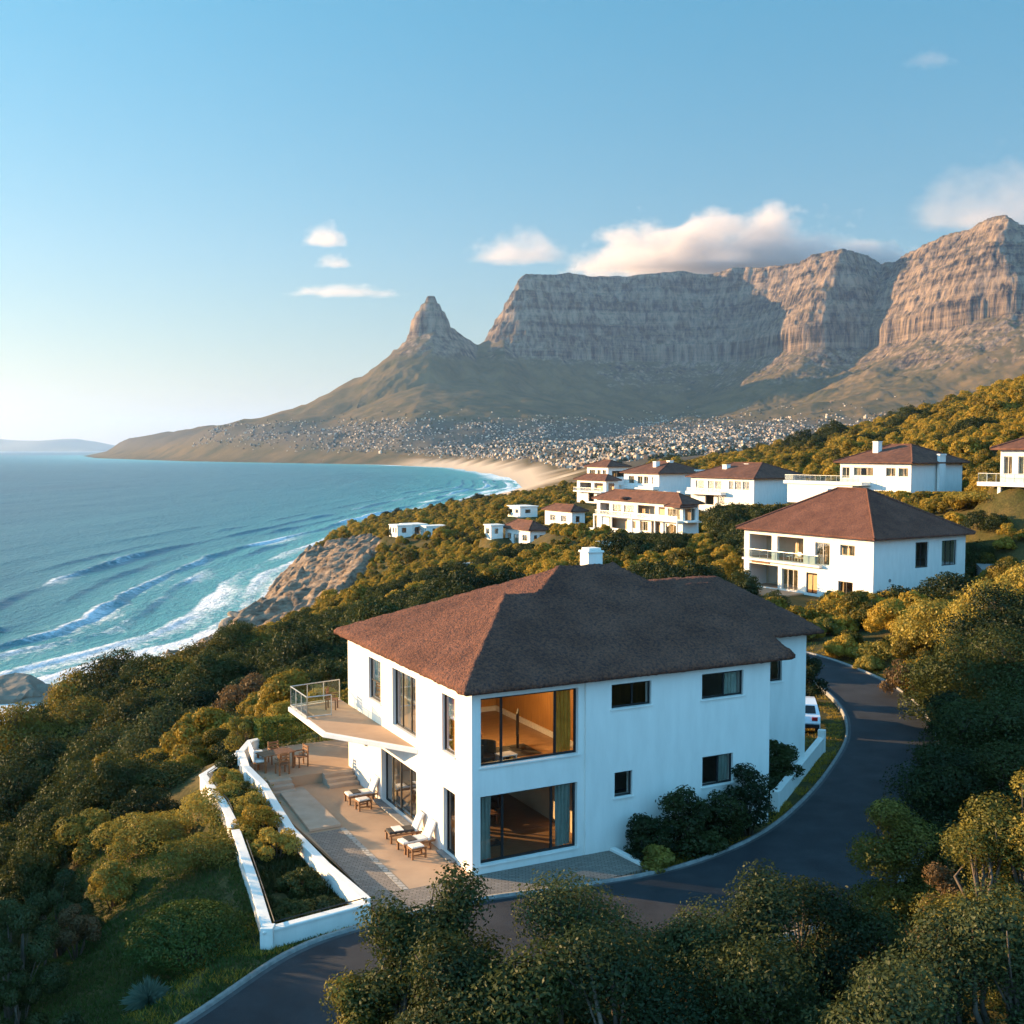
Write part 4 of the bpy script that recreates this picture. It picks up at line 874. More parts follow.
# ------------------------------------------------------------------ parked car behind the wing
def car(loc, rz):
    t = tag(empty('parked_car', loc, rz), 'white hatchback parked behind the right wing of the big house', 'car')
    prof = [(-1.95, .35), (-1.98, .62), (-1.9, .92), (-1.72, 1.0), (-1.35, 1.42), (-.3, 1.50), (.45, 1.42), (1.05, .98), (1.8, .86), (1.97, .62), (1.95, .35)]
    b = MB(); n = len(prof); ys = [(-.80, .94), (-.84, 1), (.84, 1), (.80, .94)]
    for y, s in ys:
        for x, z in prof:
            k = 1 - max(0, z - .95) * .30; b.v.append((x, y * k, z))
    for i in range(3):
        for j in range(n): e = (j + 1) % n; b.f.append((i * n + j, i * n + e, (i + 1) * n + e, (i + 1) * n + j))
    b.f += [tuple(range(n))[::-1], tuple(3 * n + q for q in range(n))]
    b.build('body', M['paint_white'], t, bevel=.04)
    g = M['frame']
    for s in (-1, 1):
        wn_ = MB(); q = [(-1.22, 1.33), (-.3, 1.41), (.38, 1.34), (.82, 1.02), (-1.5, 1.02)]
        wn_.poly([(x, s * (.845 * (1 - max(0, z - .95) * .30) + .004), z) for x, z in q]); wn_.build('side_window', g, t)
    r = MB(); r.poly([(-1.70 - .01, -.62, 1.04), (-1.70 - .01, .62, 1.04), (-1.40 - .01, .58, 1.37), (-1.40 - .01, -.58, 1.37)]); r.build('rear_window', g, t)
    r = MB(); r.poly([(1.03 + .02, -.66, 1.03), (1.03 + .02, .66, 1.03), (.52 + .02, .6, 1.39), (.52 + .02, -.6, 1.39)]); r.build('windscreen', g, t)
    for s in (-1, 1):
        k = MB(); k.box(-1.985, s * .55 - .14, .72, -1.90, s * .55 + .14, .9); k.build('tail_light', M['redlens'], t, bevel=.01)
        k = MB(); k.box(1.86, s * .56 - .14, .62, 1.97, s * .56 + .14, .76); k.build('headlight', M['metal'], t, bevel=.02)
    k = MB(); k.box(-2.03, -.78, .36, -1.93, .78, .56); k.build('bumper', M['frame'], t, bevel=.03)
    for x in (-1.25, 1.22):
        for s in (-1, 1):
            wh = MB(); wh.disc((x, s * .74 - .1, .31), .31, .2, 22, 'y'); wo = wh.build('wheel', M['tyre'], t, bevel=.03)
            h = MB(); h.disc((x, s * .74 + (.09 if s > 0 else -.11), .31), .19, .02, 16, 'y'); h.build('rim', M['metal'], wo)
    return t
# ------------------------------------------------------------------ villas on the slope
def hip_roof(name, L, Wd, z, over, rise, parent, m, inset=None, axis=None, th=.18, x0=0, y0=0):
    a0, b0, a1, b1 = x0 - over, y0 - over, x0 + L + over, y0 + Wd + over; LL, WW = a1 - a0, b1 - b0
    ax = axis or ('x' if LL > WW else 'y'); mb = MB(); zr = z + rise; ins = inset if inset is not None else min(LL, WW) / 2
    base = [(a0, b0), (a1, b0), (a1, b1), (a0, b1)]
    if ax == 'x': r = [(a0 + ins, (b0 + b1) / 2, zr), (a1 - ins, (b0 + b1) / 2, zr)]
    else: r = [((a0 + a1) / 2, b0 + ins, zr), ((a0 + a1) / 2, b1 - ins, zr)]
    lo = [(x, y, z - .02) for x, y in base]; hi = [(x, y, z + th) for x, y in base]
    mb.v = lo + hi + r
    mb.f = [(3, 2, 1, 0)] + [(i, (i + 1) % 4, 4 + (i + 1) % 4, 4 + i) for i in range(4)]
    if ax == 'x': mb.f += [(4, 5, 9, 8), (6, 7, 8, 9), (5, 6, 9), (7, 4, 8)]
    else: mb.f += [(4, 5, 8), (5, 6, 9, 8), (6, 7, 9), (7, 4, 8, 9)]
    o = mb.build(name, m, parent, bevel=.05)
    # raised caps along ridge and hips
    cap = MB(); pts = [Vector(v) for v in mb.v]; pairs = [(8, 9)] + ([(4, 8), (7, 8), (5, 9), (6, 9)] if ax == 'x' else [(4, 8), (5, 8), (6, 9), (7, 9)])
    for p, q in pairs: cap.tube([pts[p] + Vector((0, 0, .02)), pts[q] + Vector((0, 0, .02))], .13, 6)
    cap.build('ridge_cap', m, o)
    return o
def rail_run(parent, pts, z, h=.95, step=1.1):
    b = MB(); g = MB()
    for p, q in zip(pts[:-1], pts[1:]):
        p, q = Vector((*p, z)), Vector((*q, z)); up = Vector((0, 0, h)); b.tube([p + up, q + up], .035, 5); n = max(1, round((q - p).length / step))
        for k in range(n + 1): c = p.lerp(q, k / n); b.tube([c, c + up], .03, 5)
        g.poly([p + Vector((0, 0, .08)), q + Vector((0, 0, .08)), q + up, p + up])
    r = b.build('railing', M['metal'], parent); g.build('pane', M['railglass'], r)
    return r
def villa(key, name, label, left, right, roof, over=.6, rise=2.2, inset=None, axis=None, m='plaster', loggia_depth=3.0, chim=(), storeys=2, group=None, base_drop=1.5):
    X, Y, z, a, L, Wd, h = villa_geo(key)
    t = tag(empty(name, (X, Y, z), a), label, 'house', group)
    th = .3; P_R = lambda a_, t_, z_: (a_, t_, z_); P_L = lambda a_, t_, z_: (t_, a_, z_)
    P_B = lambda a_, t_, z_: (a_, Wd - t_, z_); P_E = lambda a_, t_, z_: (L - t_, a_, z_)
    w = MB(); sc = lambda ops, D: [(o[0] * D, o[1] * D, o[2], o[3], *o[4:]) for o in ops]     # a is given as a share of the facade
    lo, ro = sc(left, Wd), sc(right, L)
    facade(w, P_R, 0, L, -base_drop, h, th, ro); facade(w, P_L, th, Wd, -base_drop, h, th, lo); facade(w, P_B, th, L, -base_drop, h, th, []); facade(w, P_E, th, Wd - th, -base_drop, h, th, [])
    w.build('wall', M[m], t)
    f = MB(); f.box(th, th, -.1, L - th, Wd - th, .03)
    if storeys == 2: f.box(th, th, h / 2 - .15, L - th, Wd - th, h / 2 + .1)
    f.box(th, th, h - .12, L - th, Wd - th, h - .01); f.build('floor', M['trackconc'], t)
    f = MB(); f.box(loggia_depth, th, 0, loggia_depth + .15, Wd - th, h - .13); f.build('inner_wall', M['innerwall'], t)
    for ops, P in ((lo, P_L), (ro, P_R)):
        for o in ops:
            kind = o[4]
            if kind == 'open': continue
            fm = M['frame'] if 'd' in kind else M['paleframe']; ww = o[1] - o[0]
            mull = tuple(o[0] + ww * q for q in ((.5,) if ww < 2 else (.33, .66)) if ww > .9)
            cu = []
            if 'c' in kind: cu = [(o[0] + .08, o[0] + ww * .42, M['tancurtain']), (o[0] + ww * .7, o[1] - .08, M['tancurtain'])]
            if 'w' in kind: cu = [(o[0] + .08, o[0] + ww * .3, M['curtain'])]
            window(t, P, *o[:4], t=.14, mull=mull, fw=.07, fm=fm, curtains=cu, name='door' if 'D' in kind else 'window')
    rf = hip_roof('roof', L, Wd, h, over, rise, t, M[roof], inset, axis)
    for cx, cyy, s, zt in chim:
        c = MB(); c.box(cx - s / 2, cyy - s / 2, h + .3, cx + s / 2, cyy + s / 2, zt); c.box(cx - s / 2 - .06, cyy - s / 2 - .06, zt, cx + s / 2 + .06, cyy + s / 2 + .06, zt + .12); c.build('chimney', M['plaster'], rf)
    return t, L, Wd, h, P_L, P_R
def slab(parent, x0, y0, x1, y1, z, th=.25, name='balcony'):
    b = MB(); b.box(x0, y0, z - th, x1, y1, z); return b.build(name, M['plaster'], parent, bevel=.02)

# the second house: loggias on two storeys
t, L, Wd, h, PLx, PRx = villa('h2', 'hillside_house', 'white house with brown hip roof and open loggias behind the big thatched house', 
    [(.14, .245, .15, 1.75, 'd'), (.13, .235, 4.25, 5.3, 'c'), (.31, .42, 3.1, 5.3, 'cD'), (.40, .485, .15, 2.2, 'dD'), (.55, .68, .15, 2.3, 'c'), (.71, .955, .1, 2.45, 'open'), (.51, .72, 3.1, 5.55, 'open'), (.765, .955, 3.1, 5.55, 'open')],
    [(.44, .58, 3.0, 5.5, 'dw'), (.73, .90, 3.0, 5.5, 'dw')], 'thatch', over=.65, rise=4.4, inset=7.3, axis='y', chim=[(6.4, 11.5, .5, 10.2)])
bl = slab(t, -.55, Wd * .36, -.005, Wd * .985, 3.05, .22); rail_run(bl, [(-.1, Wd * .37), (-.48, Wd * .37), (-.48, Wd * .97)], 3.05)
s = MB(); s.box(-.06, Wd * .78, 2.55, -.004, Wd * .93, 2.75); s.build('wood_panel', M['wood'], t)
for y0, y1, z0, z1 in ((Wd * .53, Wd * .71, 3.2, 5.4), (Wd * .8, Wd * .94, .2, 2.3)):
    window(t, lambda a_, t_, z_: (2.4 + t_, a_, z_), y0, y1, z0, z1, t=.2, mull=((y0 + y1) / 2,), fm=M['paleframe'], name='loggia_door', curtains=[(y0 + .1, y1 - .1, M['tancurtain'])])
s = MB(); s.disc((L * .17, -.06, 2.05), .16, .056, 16, 'y'); s.build('wall_lamp', M['kerb'], t)
d = MB(); d.box(-4.0, Wd * .5, -.4, -.005, Wd * .99, .02); d.build('porch', M['trackconc'], t)
def h2_thing(name, label, cat, x, y, z, rz=0):
    X, Y, z0, a, *_ = villa_geo('h2'); c, s_ = math.cos(a), math.sin(a)
    return tag(empty(name, (X + x * c - y * s_, Y + x * s_ + y * c, z0 + z), a + rz), label, cat)
for lab, x, y in (('pale armchair on the upper loggia of the second house, nearer the middle', .9, Wd * .60), ('pale armchair on the upper loggia of the second house, towards the open end', .9, Wd * .67)):
    c = h2_thing('loggia_chair', lab, 'chair', x, y, 3.1)
    q = MB(); q.box(-.25, -.25, .36, .25, .25, .44); q.build('seat', M['cushion'], c); q = MB(); q.box(.2, -.25, .442, .26, .25, .9); q.build('backrest', M['metal'], c)
    for sx in (-.24, .19):
        for sy in (-.24, .19): q = MB(); q.box(sx, sy, 0, sx + .05, sy + .05, .36); q.build('leg', M['metal'], c)
# the house above it
t, L, Wd, h, PLx, PRx = villa('h3', 'hillside_house', 'white house high on the slope with a tall flue on its shaded wall', 
    [(.04, .17, 4.0, 5.3, 'c'), (.21, .34, 4.0, 5.3, 'c'), (.52, .80, 4.0, 5.3, 'c'), (.86, .97, 3.6, 5.3, 'c')], [], 'tile', over=.8, rise=2.9, inset=5.5, chim=[(3.4, 8.8, 1.0, 9.3)])
fl = MB(); fl.box(L * .46, -.75, 0, L * .58, -.305, 7.2); fl.box(L * .46 - .08, -.83, 7.2, L * .58 + .08, -.25, 7.45); fl.build('flue', M['plaster'], t, bevel=.03)
bl = slab(t, -2.2, Wd * .55, -.005, Wd * 1.75, 3.0, .5); rail_run(bl, [(-2.1, Wd * .6), (-2.1, Wd * 1.73), (-.1, Wd * 1.73)], 3.0)
b = MB(); b.box(-1.9, Wd * .7, -.6, -.3, Wd * 1.7, 2.49); b.build('terrace_base', M['plaster'], t)
# the one left of it
t, L, Wd, h, PLx, PRx = villa('h4', 'hillside_house', 'white house with half brown half dark hip roof and a plain blue-white shaded wall', 
    [(.07, .17, 3.7, 5.4, 'c'), (.19, .29, 3.7, 5.4, 'c'), (.31, .38, 3.7, 5.4, 'c'), (.50, .60, 3.6, 5.3, 'c'), (.62, .72, 3.6, 5.3, 'c'), (.78, .92, 3.2, 5.3, 'c'), (.45, .56, .4, 2.2, 'c'), (.62, .76, .3, 2.4, 'open')],
    [], 'tile', over=.9, rise=3.1, inset=6, chim=[(4.2, 12.2, 1.2, 8.6), (7.4, 9.0, 1.2, 8.8)])
bl = slab(t, -1.6, Wd * .42, -.005, Wd * 1.0, 3.05, .6); rail_run(bl, [(-1.5, Wd * .44), (-1.5, Wd * .98)], 3.05, .7)
# the long villa with many openings
t, L, Wd, h, PLx, PRx = villa('h5', 'long_villa', 'long white villa with galleries of windows on two storeys, low among the shrubs', 
    [(.03, .16, 3.2, 5.2, 'c'), (.19, .26, 3.1, 5.3, 'open'), (.30, .50, 3.1, 5.4, 'open'), (.54, .66, 3.4, 5.2, 'c'), (.69, .80, 3.3, 5.2, 'c'), (.84, .96, 3.1, 5.3, 'open'),
     (.06, .18, .3, 2.3, 'c'), (.24, .34, .2, 2.4, 'open'), (.38, .47, .5, 2.3, 'c'), (.52, .57, .7, 2.2, 'c'), (.62, .84, .4, 2.4, 'open')],
    [(.15, .8, 3.1, 5.2, 'open')], 'tile', over=.8, rise=2.0, inset=4.5, loggia_depth=2.2, chim=[(2.6, 4.0, .8, 8.2), (3.2, 9.0, .7, 8.0)])
bl = slab(t, -1.3, Wd * .0, -.005, Wd * .98, 3.05, .3); rail_run(bl, [(-1.2, .1), (-1.2, Wd * .96)], 3.05, .8)
bl = slab(t, -2.2, Wd * .45, -.005, Wd * 1.08, .05, 1.4, 'terrace_base'); bl2 = slab(t, 0, -1.4, L * .9, -.005, 3.05, .3)
hip_roof('porch_roof', 3.4, 4.2, 5.5, .3, 1.3, t, M['tile'], x0=-1.2, y0=-.8)
for q in (.0, .24, .5, .75, .97): c = MB(); c.box(-1.28, Wd * q, .05, -1.02, Wd * q + .26, 2.74); c.build('pillar', M['plaster'], t)
s = MB(); s.disc((-.7, Wd * .62, 6.35), 1.0, .5, 18); s.build('roof_dome', M['tile'], t, bevel=.2)
# behind it
t, L, Wd, h, PLx, PRx = villa('h6', 'hillside_house', 'white house with brown and dark hip roof, behind and above the long villa', 
    [(.06, .2, 3.5, 5.3, 'c'), (.3, .42, 3.5, 5.3, 'c'), (.46, .60, 3.5, 5.3, 'c'), (.70, .86, 3.5, 5.3, 'c')], [], 'tile', over=.9, rise=2.9, inset=5.5, chim=[(3.4, 5.5, 1.2, 8.8), (6.8, 4.5, 1.2, 9.0)])
bl = slab(t, -1.6, .2, -.005, Wd * .98, 3.0, .8); c = MB(); c.box(L * .78, -1.4, 0, L * .93, -.4, 6.6); c.box(L * .75, -1.5, 6.6, L * .96, -.3, 6.9); c.build('flue', M['plaster'], t)
villa('h7', 'hillside_house', 'cream house with small brown roof, topmost at the left of the villa cluster', [(.1, .25, 3.9, 5.4, 'c'), (.35, .5, 3.9, 5.4, 'c'), (.6, .88, 3.6, 5.4, 'c')], [(.2, .8, 3.6, 5.2, 'd')], 'tile', over=.7, rise=1.8)
t, L, Wd, h, PLx, PRx = villa('h7b', 'hillside_house', 'white house with open porch and brown roof, lower left end of the villa cluster', [(.08, .3, .4, 2.3, 'c'), (.4, .6, .3, 2.4, 'open'), (.1, .4, 3.1, 5.0, 'open'), (.5, .9, 3.0, 5.0, 'open')], [(.2, .7, 3.1, 5.0, 'd')], 'tile', over=.7, rise=1.5)
bl = slab(t, -1.4, .1, -.005, Wd * .98, 2.95, .3); rail_run(bl, [(-1.3, .2), (-1.3, Wd * .97)], 2.95, .8)
villa('h8', 'cottage', 'small white cottage with brown hip roof alone among the shrubs', [(.1, .3, 1.2, 2.5, 'c'), (.45, .65, .2, 2.4, 'cD'), (.75, .92, 1.2, 2.5, 'c')], [(.25, .45, 1.2, 2.5, 'd'), (.6, .8, 1.2, 2.5, 'd')], 'tile', over=.7, rise=1.9, storeys=1)
villa('h9', 'cottage', 'low house with red-brown roof half hidden in shrubs left of the long villa', [(.2, .4, 1.0, 2.4, 'c'), (.6, .8, 1.0, 2.4, 'c')], [(.3, .6, 1.0, 2.4, 'd')], 'tile', over=.7, rise=1.5, storeys=1)
t, L, Wd, h, PLx, PRx = villa('h11', 'hillside_house', 'house at the right edge with a white railed terrace held up on a post', [(.3, .55, .9, 2.9, 'c'), (.7, .92, .9, 2.9, 'c')], [], 'tile', over=.8, rise=1.6, storeys=1, base_drop=3)
bl = slab(t, -1.8, -.4, -.005, Wd * 1.35, .05, .45); rail_run(bl, [(-1.7, -.3), (-1.7, Wd * 1.33), (-.1, Wd * 1.33)], .05)
c = MB(); c.box(-1.5, Wd * .78, -3.6, -1.15, Wd * .78 + .35, -.41); c.build('pillar', M['plaster'], t)
# low flat-roofed buildings near the shore and other small white ones
def flat_block(label, px, py, Y, sz, rz, z=None, cat='house', win=3):
    X = (px - 512) / F_PX * Y; zz = at_y(px, py, Y)[2] if z is None else z
    t = tag(empty('flat_roofed_building', (X, Y, zz), math.radians(rz)), label, cat)
    a, b, h = sz; w = MB(); PLq = lambda a_, t_, z_: (t_, a_, z_); PRq = lambda a_, t_, z_: (a_, t_, z_)
    ol = [((i + .25) / win * b, (i + .75) / win * b, .9, h - .6) for i in range(win)]; orr = [(a * .3, a * .6, .9, h - .6)]
    facade(w, PRq, 0, a, -2, h, .25, orr); facade(w, PLq, .25, b, -2, h, .25, ol); w.box(.25, b - .25, -2, a, b, h); w.box(a - .25, .25, -2, a, b - .25, h); w.build('wall', M['plaster_far'], t)
    r = MB(); r.box(-.2, -.2, h, a + .2, b + .2, h + .25); r.build('roof', M['plaster_far'], t)
    k = MB(); k.box(.25, .25, -.1, a - .25, b - .25, .05); k.build('floor', M['trackconc'], t)
    for o in ol: window(t, PLq, *o, t=.1, fw=.07)
    for o in orr: window(t, PRq, *o, t=.1, fw=.07)
    return t
flat_block('leftmost flat-roofed white house on the headland above the sea', 397, 536, 330, (5, 6, 3), 30)
flat_block('wide flat-roofed white house in the middle of the headland row', 409, 537, 335, (6, 7, 3.6), 30)
flat_block('flat-roofed house with dark side at the right of the headland row', 426, 536, 332, (7, 5, 2.8), 28)
flat_block('small white flat-roofed outbuilding beside the little cottage', 491, 538, 236, (3, 3, 2.6), 30, win=1)
flat_block('low white shed among shrubs uphill of the little cottage', 520, 517, 268, (5, 6, 2.4), 30, win=2)
wl_ = MB(); p = at_y(470, 566, 190); wl_.box(-2.6, -.2, -2, 2.6, .2, .5); q = MB(); o = tag(wl_.build('garden_wall', M['plaster'], bevel=.03), 'short white garden wall in the shrubs below the little cottage', 'wall'); o.location = (p[0], p[1], p[2]); o.rotation_euler = (0, 0, .4)
q.box(-2.7, -.28, .502, 2.7, .28, .62); q.build('coping', M['plaster'], o)
wl_ = MB(); p = at_y(610, 546, 165); wl_.box(-2.2, -.2, -2, 2.2, .2, .7); q = MB(); o = tag(wl_.build('garden_wall', M['plaster'], bevel=.03), 'short white garden wall in shrubs below the long villa', 'wall'); o.location = (p[0], p[1], p[2]); o.rotation_euler = (0, 0, .4)
q.box(-2.3, -.28, .702, 2.3, .28, .82); q.build('coping', M['plaster'], o)
car((14.95, 56.0, float(land(14.95, 56.0)) + .02), math.radians(79))

# driveway of the second house
dr = MB(); dr.prism([(44, 100), (52, 101), (57, 114), (49, 116)], -.6, float(land(50, 108)) + .15)
tag(dr.build('driveway', M['kerb']), kind='structure')

# ------------------------------------------------------------------ the town below the mountain
def town_variant(k):
    r = np.random.default_rng(100 + k); a, b, h = [(9, 12, 6), (12, 9, 4), (10, 16, 9), (14, 11, 7), (8, 8, 3.5), (12, 20, 14)][k]
    mb = MB(); mb.box(-a / 2, -b / 2, -4, a / 2, b / 2, h)
    if k in (0, 1, 4): n = len(mb.v); mb.v += [(-a / 2 - .5, -b / 2 - .5, h + .01), (a / 2 + .5, -b / 2 - .5, h + .01), (a / 2 + .5, b / 2 + .5, h + .01), (-a / 2 - .5, b / 2 + .5, h + .01), (0, -b / 5, h + 2.6), (0, b / 5, h + 2.6)]; mb.f += [(n, n + 1, n + 4), (n + 1, n + 2, n + 5, n + 4), (n + 2, n + 3, n + 5), (n + 3, n, n + 4, n + 5)]
    else: mb.box(-a / 5, -b / 5, h + .01, a / 6, b / 5, h + 2.4); mb.box(-a / 2 - .4, -b / 2 - .4, h - .5, a / 2 + .4, b / 2 + .4, h - .1)
    # rows of dark openings, set in as real recess strips
    for z in np.arange(1.2, h - 1, 3.0): mb.box(-a / 2 - 1.2, -b / 2 + .8, z - .5, -a / 2 + .01, b / 2 - .8, z - .3)
    return np.array(mb.v), mb.f
TOWNV = [town_variant(k) for k in range(6)]
m_town = [surf('town_wall_white', (.62, .52, .41), (.36, .30, .24), .02, .9, coord='Object'), surf('town_wall_cream', (.38, .30, .23), (.25, .20, .15), .02, .9), surf('town_wall_brown', (.12, .085, .06), (.08, .06, .045), .02, .9)]
tr = np.random.default_rng(5); N0 = 260000
ty = 1650 + 3700 * tr.random(N0) ** 1.25; tx = (-.40 + .88 * tr.random(N0)) * ty
sd = shore(tx, ty); mz = mountain(tx, ty); zz_px, zy_px, _ = project(np.stack([tx, ty, mz], 1))
dens = sstep(85, 130, sd) * np.where(zz_px > 640, sstep(230, 170, mz), sstep(190, 110, mz)) * (.35 + .65 * sstep(-.25, .2, fbm(tx / 350, ty / 350, 3, 55)))
dens *= np.where(zy_px < 432, .45 + .9 * (fbm(tx / 160, ty / 160, 2, 56) > .1), 1)
dens *= np.where(mz > 140, (np.abs(zz_px - 610) < 75) * (fbm(tx / 200, ty / 200, 2, 57) > .0) * 1.2 + .12, 1)
# left along the shore only a belt of houses
dens *= np.where(zz_px < 330, sstep(1000, 200, sd) * .8, 1)
keep = (tr.random(N0) < dens) & (zz_px > 60) & (zz_px < 1010) & (zy_px > 395) & (zy_px < 500)
tx, ty, mz = tx[keep][:22000], ty[keep][:22000], mz[keep][:22000]
order = np.argsort(ty); tx, ty, mz = tx[order], ty[order], mz[order]
tk = tr.choice(6, len(tx), p=[.3, .26, .12, .12, .17, .03]); ta = tr.normal(.4, .35, len(tx)); ts = .30 + .26 * tr.random(len(tx))
meshes = []
for k in range(6):
    for q in range(3):
        me = bpy.data.meshes.new('town_building'); me.from_pydata([tuple(v) for v in TOWNV[k][0]], [], TOWNV[k][1]); me.materials.append(m_town[q]); meshes.append(me)
NT = 300; vis_t = np.nonzero(zz_px[keep][:22000][order] > 330)[0][:NT]; vis_set = set(vis_t.tolist())
for i in vis_t:
    o = bpy.data.objects.new('town_building', meshes[tk[i] * 3 + int(tr.integers(0, 3))]); COL.objects.link(o)
    o.location = (tx[i], ty[i], mz[i]); o.rotation_euler = (0, 0, ta[i]); o.scale = (ts[i],) * 3
    tag(o, 'small pale town building beyond the beach below the mountain', 'building', 'town buildings nearest the beach')
VV = []; FF = []; base = 0; MI = []
for i in range(len(tx)):
    if i in vis_set: continue
    v, f = TOWNV[tk[i]]; c, s = math.cos(ta[i]), math.sin(ta[i]); q = v * ts[i]
    VV.append(np.stack([q[:, 0] * c - q[:, 1] * s + tx[i], q[:, 0] * s + q[:, 1] * c + ty[i], q[:, 2] + mz[i]], 1)); mi = int(tr.choice(3, p=[.36, .34, .30]))
    FF += [tuple(a + base for a in face) for face in f]; MI += [mi] * len(f); base += len(v)
me = bpy.data.meshes.new('town'); me.from_pydata(np.concatenate(VV).tolist(), [], FF)
for m_ in m_town: me.materials.append(m_)
me.polygons.foreach_set('material_index', MI)
tv = np.array([(1, 0, .3), (-.5, .87, .3), (-.5, -.87, .3), (.1, 0, 1.25), (0, 0, -.4)]); tf = np.array([(0, 1, 3), (1, 2, 3), (2, 0, 3), (1, 0, 4), (2, 1, 4), (0, 2, 4)])
n_ = 8000; qi = tr.integers(0, len(tx), n_); qx = tx[qi] + tr.normal(0, 26, n_); qy = ty[qi] + tr.normal(0, 40, n_); qz = mountain(qx, qy); okq = (qz > SEA + 6) & (shore(qx, qy) > 115); qx, qy, qz = qx[okq], qy[okq], qz[okq]; n_ = len(qx); qs = tr.uniform(2.5, 6.5, n_)
tm = np_mesh('town_trees', (tv[None] * qs[:, None, None] + np.stack([qx, qy, qz], 1)[:, None]).reshape(-1, 3), (tf[None] + 5 * np.arange(n_)[:, None, None]).reshape(-1, 3)); tm.materials.append(M['leaf_dark'])
tag(link('town_trees', tm), 'dark trees scattered between the town houses', 'trees', kind='stuff')
tag(link('town', me), 'mass of white and cream town houses spread at the mountain foot', 'town', kind='stuff')
# ------------------------------------------------------------------ plants
def unit(v): return v / np.maximum(np.linalg.norm(v, axis=1, keepdims=True), 1e-9)
def leaves(r, lobes, n, size, aspect=.5, inner=.62, up=.25, droop=0.0, spray=.08, align=1.35):
    """n leaf-sized faces in the outer part of overlapping lobes; lobes = (x, y, z, rx, ry, rz)"""
    L = np.asarray(lobes, float); wgt = L[:, 3] * L[:, 4] + L[:, 5] * L[:, 3]; k = r.choice(len(L), n, p=wgt / wgt.sum())
    d = unit(r.normal(size=(n, 3)) + [0, 0, up]); rad = inner + (1.04 - inner) * r.random(n) ** .6
    # sprays: a share of the leaves push past the outline
    rad += (r.random(n) < spray) * r.random(n) * .2
    p = L[k, :3] + d * L[k, 3:6] * rad[:, None]
    nr = unit(d * align + r.normal(size=(n, 3)) * .62); t = unit(np.cross(nr, r.normal(size=(n, 3)))) ; b = np.cross(nr, t)
    s = size * (.6 + .8 * r.random(n))[:, None]
    t = t * s * .5; b = b * s * .5 * aspect
    V = np.stack([p - t, p + b + t * .1, p + t - [0, 0, droop], p - b + t * .1], 1).reshape(-1, 3)
    return V, np.arange(4 * n).reshape(n, 4)
def lobe_set(r, w, h, n, kind):
    """centres and radii of the leaf clumps of one plant of width w and height h"""
    out = [(0, 0, h * .5, w * .44, w * .44, h * .46)] if kind == 'ball' else []
    for i in range(n):
        a = 2 * math.pi * (i + .6 * r.random()) / n * 2.4; q = math.sqrt((i + .5) / n)
        if kind == 'dome': rr = w * .5 * q * .80; z = h * (.76 - .50 * q ** 2.2) * (.85 + .3 * r.random()); s = w * (.11 + .09 * r.random()); sz = s * .78
        elif kind == 'tree': rr = w * .5 * .72 * math.sqrt(r.random()); z = h * (.42 + .5 * r.random() * (1 - .5 * (rr / (w * .5)) ** 2)); s = w * (.12 + .09 * r.random()); sz = s * .85
        elif kind == 'full': f = (i + .5) / n; rr = w * .5 * .66 * math.sqrt(r.random()) * (1 - .55 * max(0, f - .45) / .55); z = h * (.10 + .80 * f); s = w * (.13 + .08 * r.random()); sz = s * 1.05
        elif kind == 'ball': rr = w * .5 * .62 * (1 - .55 * (i % 2)); z = h * (.48 + .24 * (i % 2)); s = w * .18; sz = h * .25
        elif kind == 'clip': rr = w * .5 * q * .70; z = h * (.56 - .18 * q ** 3); s = w * .22; sz = h * .40
        else: rr = w * .5 * q * .8; z = h * (.55 + .25 * r.random()); s = w * .15; sz = h * .3
        out.append((rr * math.cos(a), rr * math.sin(a), max(z, sz * .8), s, s, sz))
    return out
def stems_mb(r, lobes, h, rad, trunk=False):
    mb = MB(); L = sorted(lobes, key=lambda q: -q[2])[:9]
    if trunk:
        top = (.06 * r.normal() * h, .06 * r.normal() * h, h * .42); mb.tube([(0, 0, -.5), (.03 * h, 0, h * .18), top], rad, 8, rad * .62); src = top
    else: src = (0, 0, -.3)
    for q in L:
        m_ = [(src[i] * .55 + q[i] * .45) + r.normal() * .04 * h for i in range(2)] + [src[2] * .5 + q[2] * .5 + .05 * h]
        e = (q[0], q[1], q[2] + q[5] * .2); mb.tube([src, m_, e], rad * (.55 if trunk else .8), 6, rad * .14)
        for _ in range(2): mb.tube([m_, (q[0] + r.normal() * q[3] * .35, q[1] + r.normal() * q[3] * .35, q[2] + q[5] * .4 * r.random())], rad * .2, 5, rad * .08)
    return mb
def fit(V, lb, w, h):
    kx = w * .5 / np.percentile(np.hypot(V[:, 0], V[:, 1]), 96); kz = h / np.percentile(V[:, 2], 99.3)
    V = V * [kx, kx, kz]; V[:, 2] = np.maximum(V[:, 2], .02)
    return V, [(q[0] * kx, q[1] * kx, q[2] * kz, q[3] * kx, q[4] * kx, q[5] * kz) for q in lb]
_pc = {}
def plant_meshes(kind, w, h, n_lobes, n_leaf, leaf, mat_, seed, trunk=False, inner=.62, aspect=.5):
    key = (kind, round(w, 1), round(h, 1), n_lobes, n_leaf, leaf, mat_, seed)
    if key in _pc: return _pc[key]
    r = np.random.default_rng(seed); lb = lobe_set(r, w, h, n_lobes, kind); V, Fq = leaves(r, lb, n_leaf, leaf, aspect, inner)
    V, lb = fit(V, lb, w, h); me = np_mesh('foliage', V, Fq); me.materials.append(M[mat_])
    st = stems_mb(r, lb, h, max(.02, .022 * h), trunk); _pc[key] = (me, st); return _pc[key]
